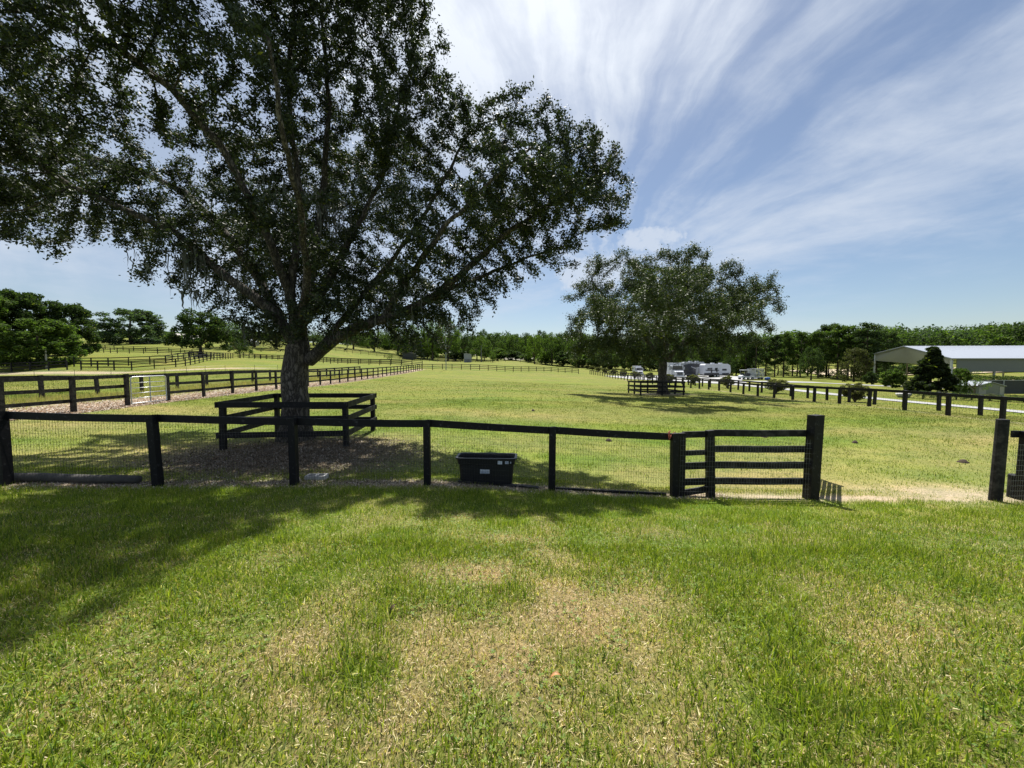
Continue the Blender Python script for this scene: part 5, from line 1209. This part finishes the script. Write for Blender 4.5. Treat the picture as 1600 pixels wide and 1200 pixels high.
# ------------------------------------------------------------------ vehicles
def wheel(parent, x, y, r, w=.24, name='wheel'):
    t = MB().lathe([(r * .55, -w/2), (r, -w/2 * .9), (r, w/2 * .9), (r * .55, w/2)], n=18, axis='y').build(name, M_RUBBER, parent); t.location = (x, y, r)
    MB().lathe([(r * .5, -w/2 - .01), (r * .5, w/2 + .01)], n=12, axis='y').build('rim', M_GALV, t)
def trailer(label, px0, px1, D, top, dark, rz=0.):
    a, c = G(px0, D), G(px1, D); L = float(np.hypot(*(c - a)[:2])); H = P(px0, top, D)[2] - a[2]; root = thing('travel_trailer', label, 'trailer', tuple(a), math.atan2(c[1]-a[1], c[0]-a[0]) + rz)
    m = MB(); w = 2.4; z0 = .62
    poly = [(0, z0 + .25), (.25, z0), (L - .5, z0), (L - .05, z0 + .5), (L, z0 + 1.2), (L - .15, H - .35), (L - .7, H - .02), (.4, H), (.05, H - .3)]
    if dark: poly = [(0, z0), (L * .68, z0), (L * .74, z0 + .75), (L, z0 + .85), (L - .05, H - .5), (L - .5, H), (.3, H), (0, H - .3)]
    n = len(poly); m.add([(x, -w/2, z) for x, z in poly] + [(x, w/2, z) for x, z in poly], [tuple(range(n)), tuple(range(2*n-1, n-1, -1))] + [(i, i+n, (i+1) % n + n, (i+1) % n) for i in range(n)])
    b = m.build('body', M_GREYP if dark else M_WHITE, root, bevel=.05)
    y = -w/2 - .012
    if dark:
        q = MB(); q.add([(.05, y, z0 + .1), (L * .66, y, z0 + .1), (L * .97, y, z0 + 1.0), (L * .95, y, H - .55), (L * .3, y, H - .4), (.05, y, H - .75)], [(0,1,2,3,4,5)]); q.build('side_graphic', M_DARKP, b)
        q = MB(); q.add([(L*.35, y-.006, H-1.1), (L*.6, y-.006, H-1.6), (L*.85, y-.006, H-1.0), (L*.85, y-.006, H-1.12), (L*.6, y-.006, H-1.75), (L*.35, y-.006, H-1.25)], [(0,5,4,1),(1,4,3,2)]); q.build('silver_swoosh', M_WHITE, b)
    else:
        q = MB()
        for x0, x1, za, zb in ((.3, L*.62, 1.55, 1.72), (.3, L*.55, 1.9, 1.98), (L*.25, L*.30, 1.1, 2.3), (L*.45, L*.50, 1.2, 2.3), (L*.66, L*.84, 1.6, 2.05)): q.box(x0, x1, y - .002, y + .02, za, zb)
        q.build('side_graphic', M_DARKP, b); q = MB(); q.box(.02, L - .4, y - .004, y + .02, z0 + .02, z0 + .45); q.build('dark_skirt', M_DARKP, b)
    for x in ((.12, .3), (.4, .5)): f = MB().box(L*x[0], L*x[1], y - .02, y + .02, 1.75, 2.25).build('window', M_GLASS, root)
    MB().box(L * .56, L * .56 + .7, y - .022, y + .02, z0 + .1, 2.5).build('door', M_WHITE if not dark else M_GREYP, root)
    MB().beam((.6, -w/2 - .12, H - .18), (L * .6, -w/2 - .12, H - .18), .16, .16).build('awning', M_WHITE, root)
    for x in (.4, .7): MB().box(L*x - .35, L*x + .35, -.35, .35, H - .03, H + .22).build('roof_unit', M_WHITE, root, bevel=.05)
    MB().beam((.2, 0, z0 - .12), (L - .3, 0, z0 - .12), 1.6, .2).build('chassis', M_RUBBER, root)
    for x in (.42, .53):
        for s in (-1, 1): wheel(root, L * x, s * (w/2 - .22), .38)
    MB().beam((L - .1, 0, .55), (L + .9, 0, .45), .1, .1).build('hitch', M_RUBBER, root)
trailer('dark sided fifth wheel camper parked behind the small oak trunk', 1064, 1098, 92, 565.5, True)
trailer('white travel trailer with dark stripes parked at the right of the dark camper', 1096, 1137, 88, 568.5, False)
def hauler(label, px0, px1, D, top, body=True):
    """medium duty truck facing the camera and to the right"""
    a = G(px0, D); c = G(px1, D); root = thing('hauler_truck', label, 'truck', tuple((a + c) / 2), R(-97)); H = P(px0, top, D)[2] - a[2]
    s = H / 3.2
    m = MB(); m.prism([(-1.2*s*.95, .7*s), (1.2*s*.95, .7*s), (1.2*s*.95, H), (-1.2*s*.95, H)], -4.9*s, -.6*s); m.build('box_body', M_WHITE, root, bevel=.05)
    m = MB(); m.prism([(-1.1*s, .6*s), (1.1*s, .6*s), (1.1*s, 2.0*s), (.95*s, 2.75*s), (-.95*s, 2.75*s), (-1.1*s, 2.0*s)], -.58*s, 1.1*s); cab = m.build('cab', M_WHITE, root, bevel=.05)
    m = MB(); m.add([(1.12*s, -1.0*s, 1.85*s), (1.12*s, 1.0*s, 1.85*s), (1.115*s, .85*s, 2.6*s), (1.115*s, -.85*s, 2.6*s)], [(0,1,2,3)]); m.build('windscreen', M_GLASS, cab)
    for q in (-1, 1): m = MB(); m.box(-.2*s, .9*s, q*1.06*s - .05, q*1.06*s + .05, 1.85*s, 2.5*s); m.build('side_window', M_GLASS, cab)
    m = MB(); m.add([(1.11*s,-.95*s,.6*s),(2.5*s,-.8*s,.6*s),(2.5*s,.8*s,.6*s),(1.11*s,.95*s,.6*s),(1.11*s,-.95*s,1.8*s),(2.4*s,-.75*s,1.5*s),(2.4*s,.75*s,1.5*s),(1.11*s,.95*s,1.8*s)], [(0,3,2,1),(4,5,6,7),(0,1,5,4),(1,2,6,5),(2,3,7,6),(3,0,4,7)]); m.build('bonnet', M_WHITE, root, bevel=.06)
    m = MB()
    for i in range(6): m.box(2.46*s, 2.54*s, -.5*s, .5*s, (.85 + .1*i)*s, (.9 + .1*i)*s)
    m.build('grille', M_DARKP, root); MB().box(2.45*s, 2.68*s, -1.05*s, 1.05*s, .42*s, .72*s).build('bumper', M_GALV, root, bevel=.03)
    for q in (-1, 1): MB().box(2.44*s, 2.56*s, q*.68*s - .13*s, q*.68*s + .13*s, 1.0*s, 1.25*s).build('headlight', M_GALV, root)
    for x in (1.7, -3.6):
        for q in (-1, 1): wheel(root, x*s, q*.95*s, .48*s, .28)
    for q in (-1, 1): MB().box(.9*s, 1.0*s, q*1.28*s - .1*s, q*1.28*s + .1*s, 1.9*s, 2.4*s).build('mirror', M_GREYP, root)
hauler('white bonneted truck parked right of the small oak trunk', 1049, 1062, 84, 567)
hauler('white truck half hidden left of the small oak trunk', 995, 1001, 104, 572)
def cart():
    b = G(1166, 76); root = thing('utility_cart', 'white roofed utility cart parked on the pale parking area', 'cart', tuple(b), R(190))
    m = MB(); m.box(-1.4, 1.3, -.62, .62, .42, .75); m.add([(1.3,-.6,.42),(1.62,-.5,.45),(1.62,.5,.45),(1.3,.6,.42),(1.1,-.6,1.0),(1.55,-.48,.8),(1.55,.48,.8),(1.1,.6,1.0)], [(0,3,2,1),(4,5,6,7),(0,1,5,4),(1,2,6,5),(2,3,7,6),(3,0,4,7)]); m.build('body', M_WHITE, root, bevel=.04)
    MB().box(-.35, .25, -.55, .55, .76, .92).build('seat', M_DARKP, root, bevel=.03); MB().box(-.45, -.33, -.55, .55, .9, 1.35).build('backrest', M_DARKP, root, bevel=.03)
    for x in (-.5, .95):
        for y in (-.58, .58): MB().tube([(x, y, .7), (x - .05, y, 1.95)], .025, 6).build('roof_post', M_GREYP, root)
    MB().box(-.75, 1.1, -.68, .68, 1.93, 2.03).build('roof', M_WHITE, root, bevel=.03); m = MB()
    m.box(-1.5, -.6, -.66, -.62, .76, 1.1); m.box(-1.5, -.6, .62, .66, .76, 1.1); m.box(-1.54, -1.5, -.66, .66, .76, 1.1); m.build('cargo_bed', M_GREYP, root)
    MB().beam((.95, -.55, 1.1), (.85, .55, 1.1), .02, .5, (0, 0, 1)).build('windscreen', M_GLASS, root)
    MB().lathe([(.17, -.012), (.17, .012)], (.55, .28, 1.15), 12).build('steering_wheel', M_DARKP, root)
    for x in (-.95, 1.05):
        for y in (-.56, .56): wheel(root, x, y, .28, .2)
cart()
def stall_trailer():
    a = G(1180, 76); root = thing('equipment_trailer', 'pale upright equipment trailer with open slatted side next to the cart', 'trailer', tuple(a)); w = 1.75; h = 2.1
    MB().box(0, w, 0, 2.6, .35, .45).build('deck', M_GREYP, root)
    m = MB()
    for i in range(7): x = w * i / 6; m.box(x - .04, x + .04, -.03, .03, .45, h)
    m.box(-.05, w + .05, -.035, .035, h, h + .1); m.box(-.05, w + .05, -.036, .036, 1.2, 1.28); m.build('slatted_side', M_WHITE, root)
    MB().box(.02, w - .02, 2.5, 2.56, .45, h).build('back_panel', M_WHITE, root); MB().box(-.06, w + .06, -.1, 2.66, h + .1, h + .16).build('roof', M_METROOF, root)
    for y in (.8, 1.7):
        t = MB().lathe([(.15, -.1), (.3, -.1), (.3, .1), (.15, .1)], n=14, axis='x').build('wheel', M_RUBBER, root); t.location = (w + .12, y, .3)
    b = G(1199, 74); root = thing('blue_barrel', 'blue plastic barrel lying beside the equipment trailer', 'barrel', tuple(b), .3)
    t = MB().lathe([(.26, -.5), (.31, -.44), (.31, -.15), (.33, -.12), (.31, -.09), (.31, .09), (.33, .12), (.31, .15), (.31, .44), (.26, .5)], (0, 0, .32), 16, 'x').build('drum', M_BLUEP, root, smooth=True)
    MB().lathe([(.05, .49), (.05, .53)], (0, .1, .42), 10, 'x').build('bung', M_WHITE, root)
stall_trailer()
def planter(px, D, lab):
    b = G(px, D); o = MB().lathe([(.35, -.05), (.5, .3), (.55, .55), (.5, .56)], n=14).build('boulder', M_CONC, None, smooth=True); o.location = b; o.scale = (1.4, 1, .8); tag(o, lab, 'rock')
planter(1412, 40, 'pale rock at the left end of the bed below the magnolia');
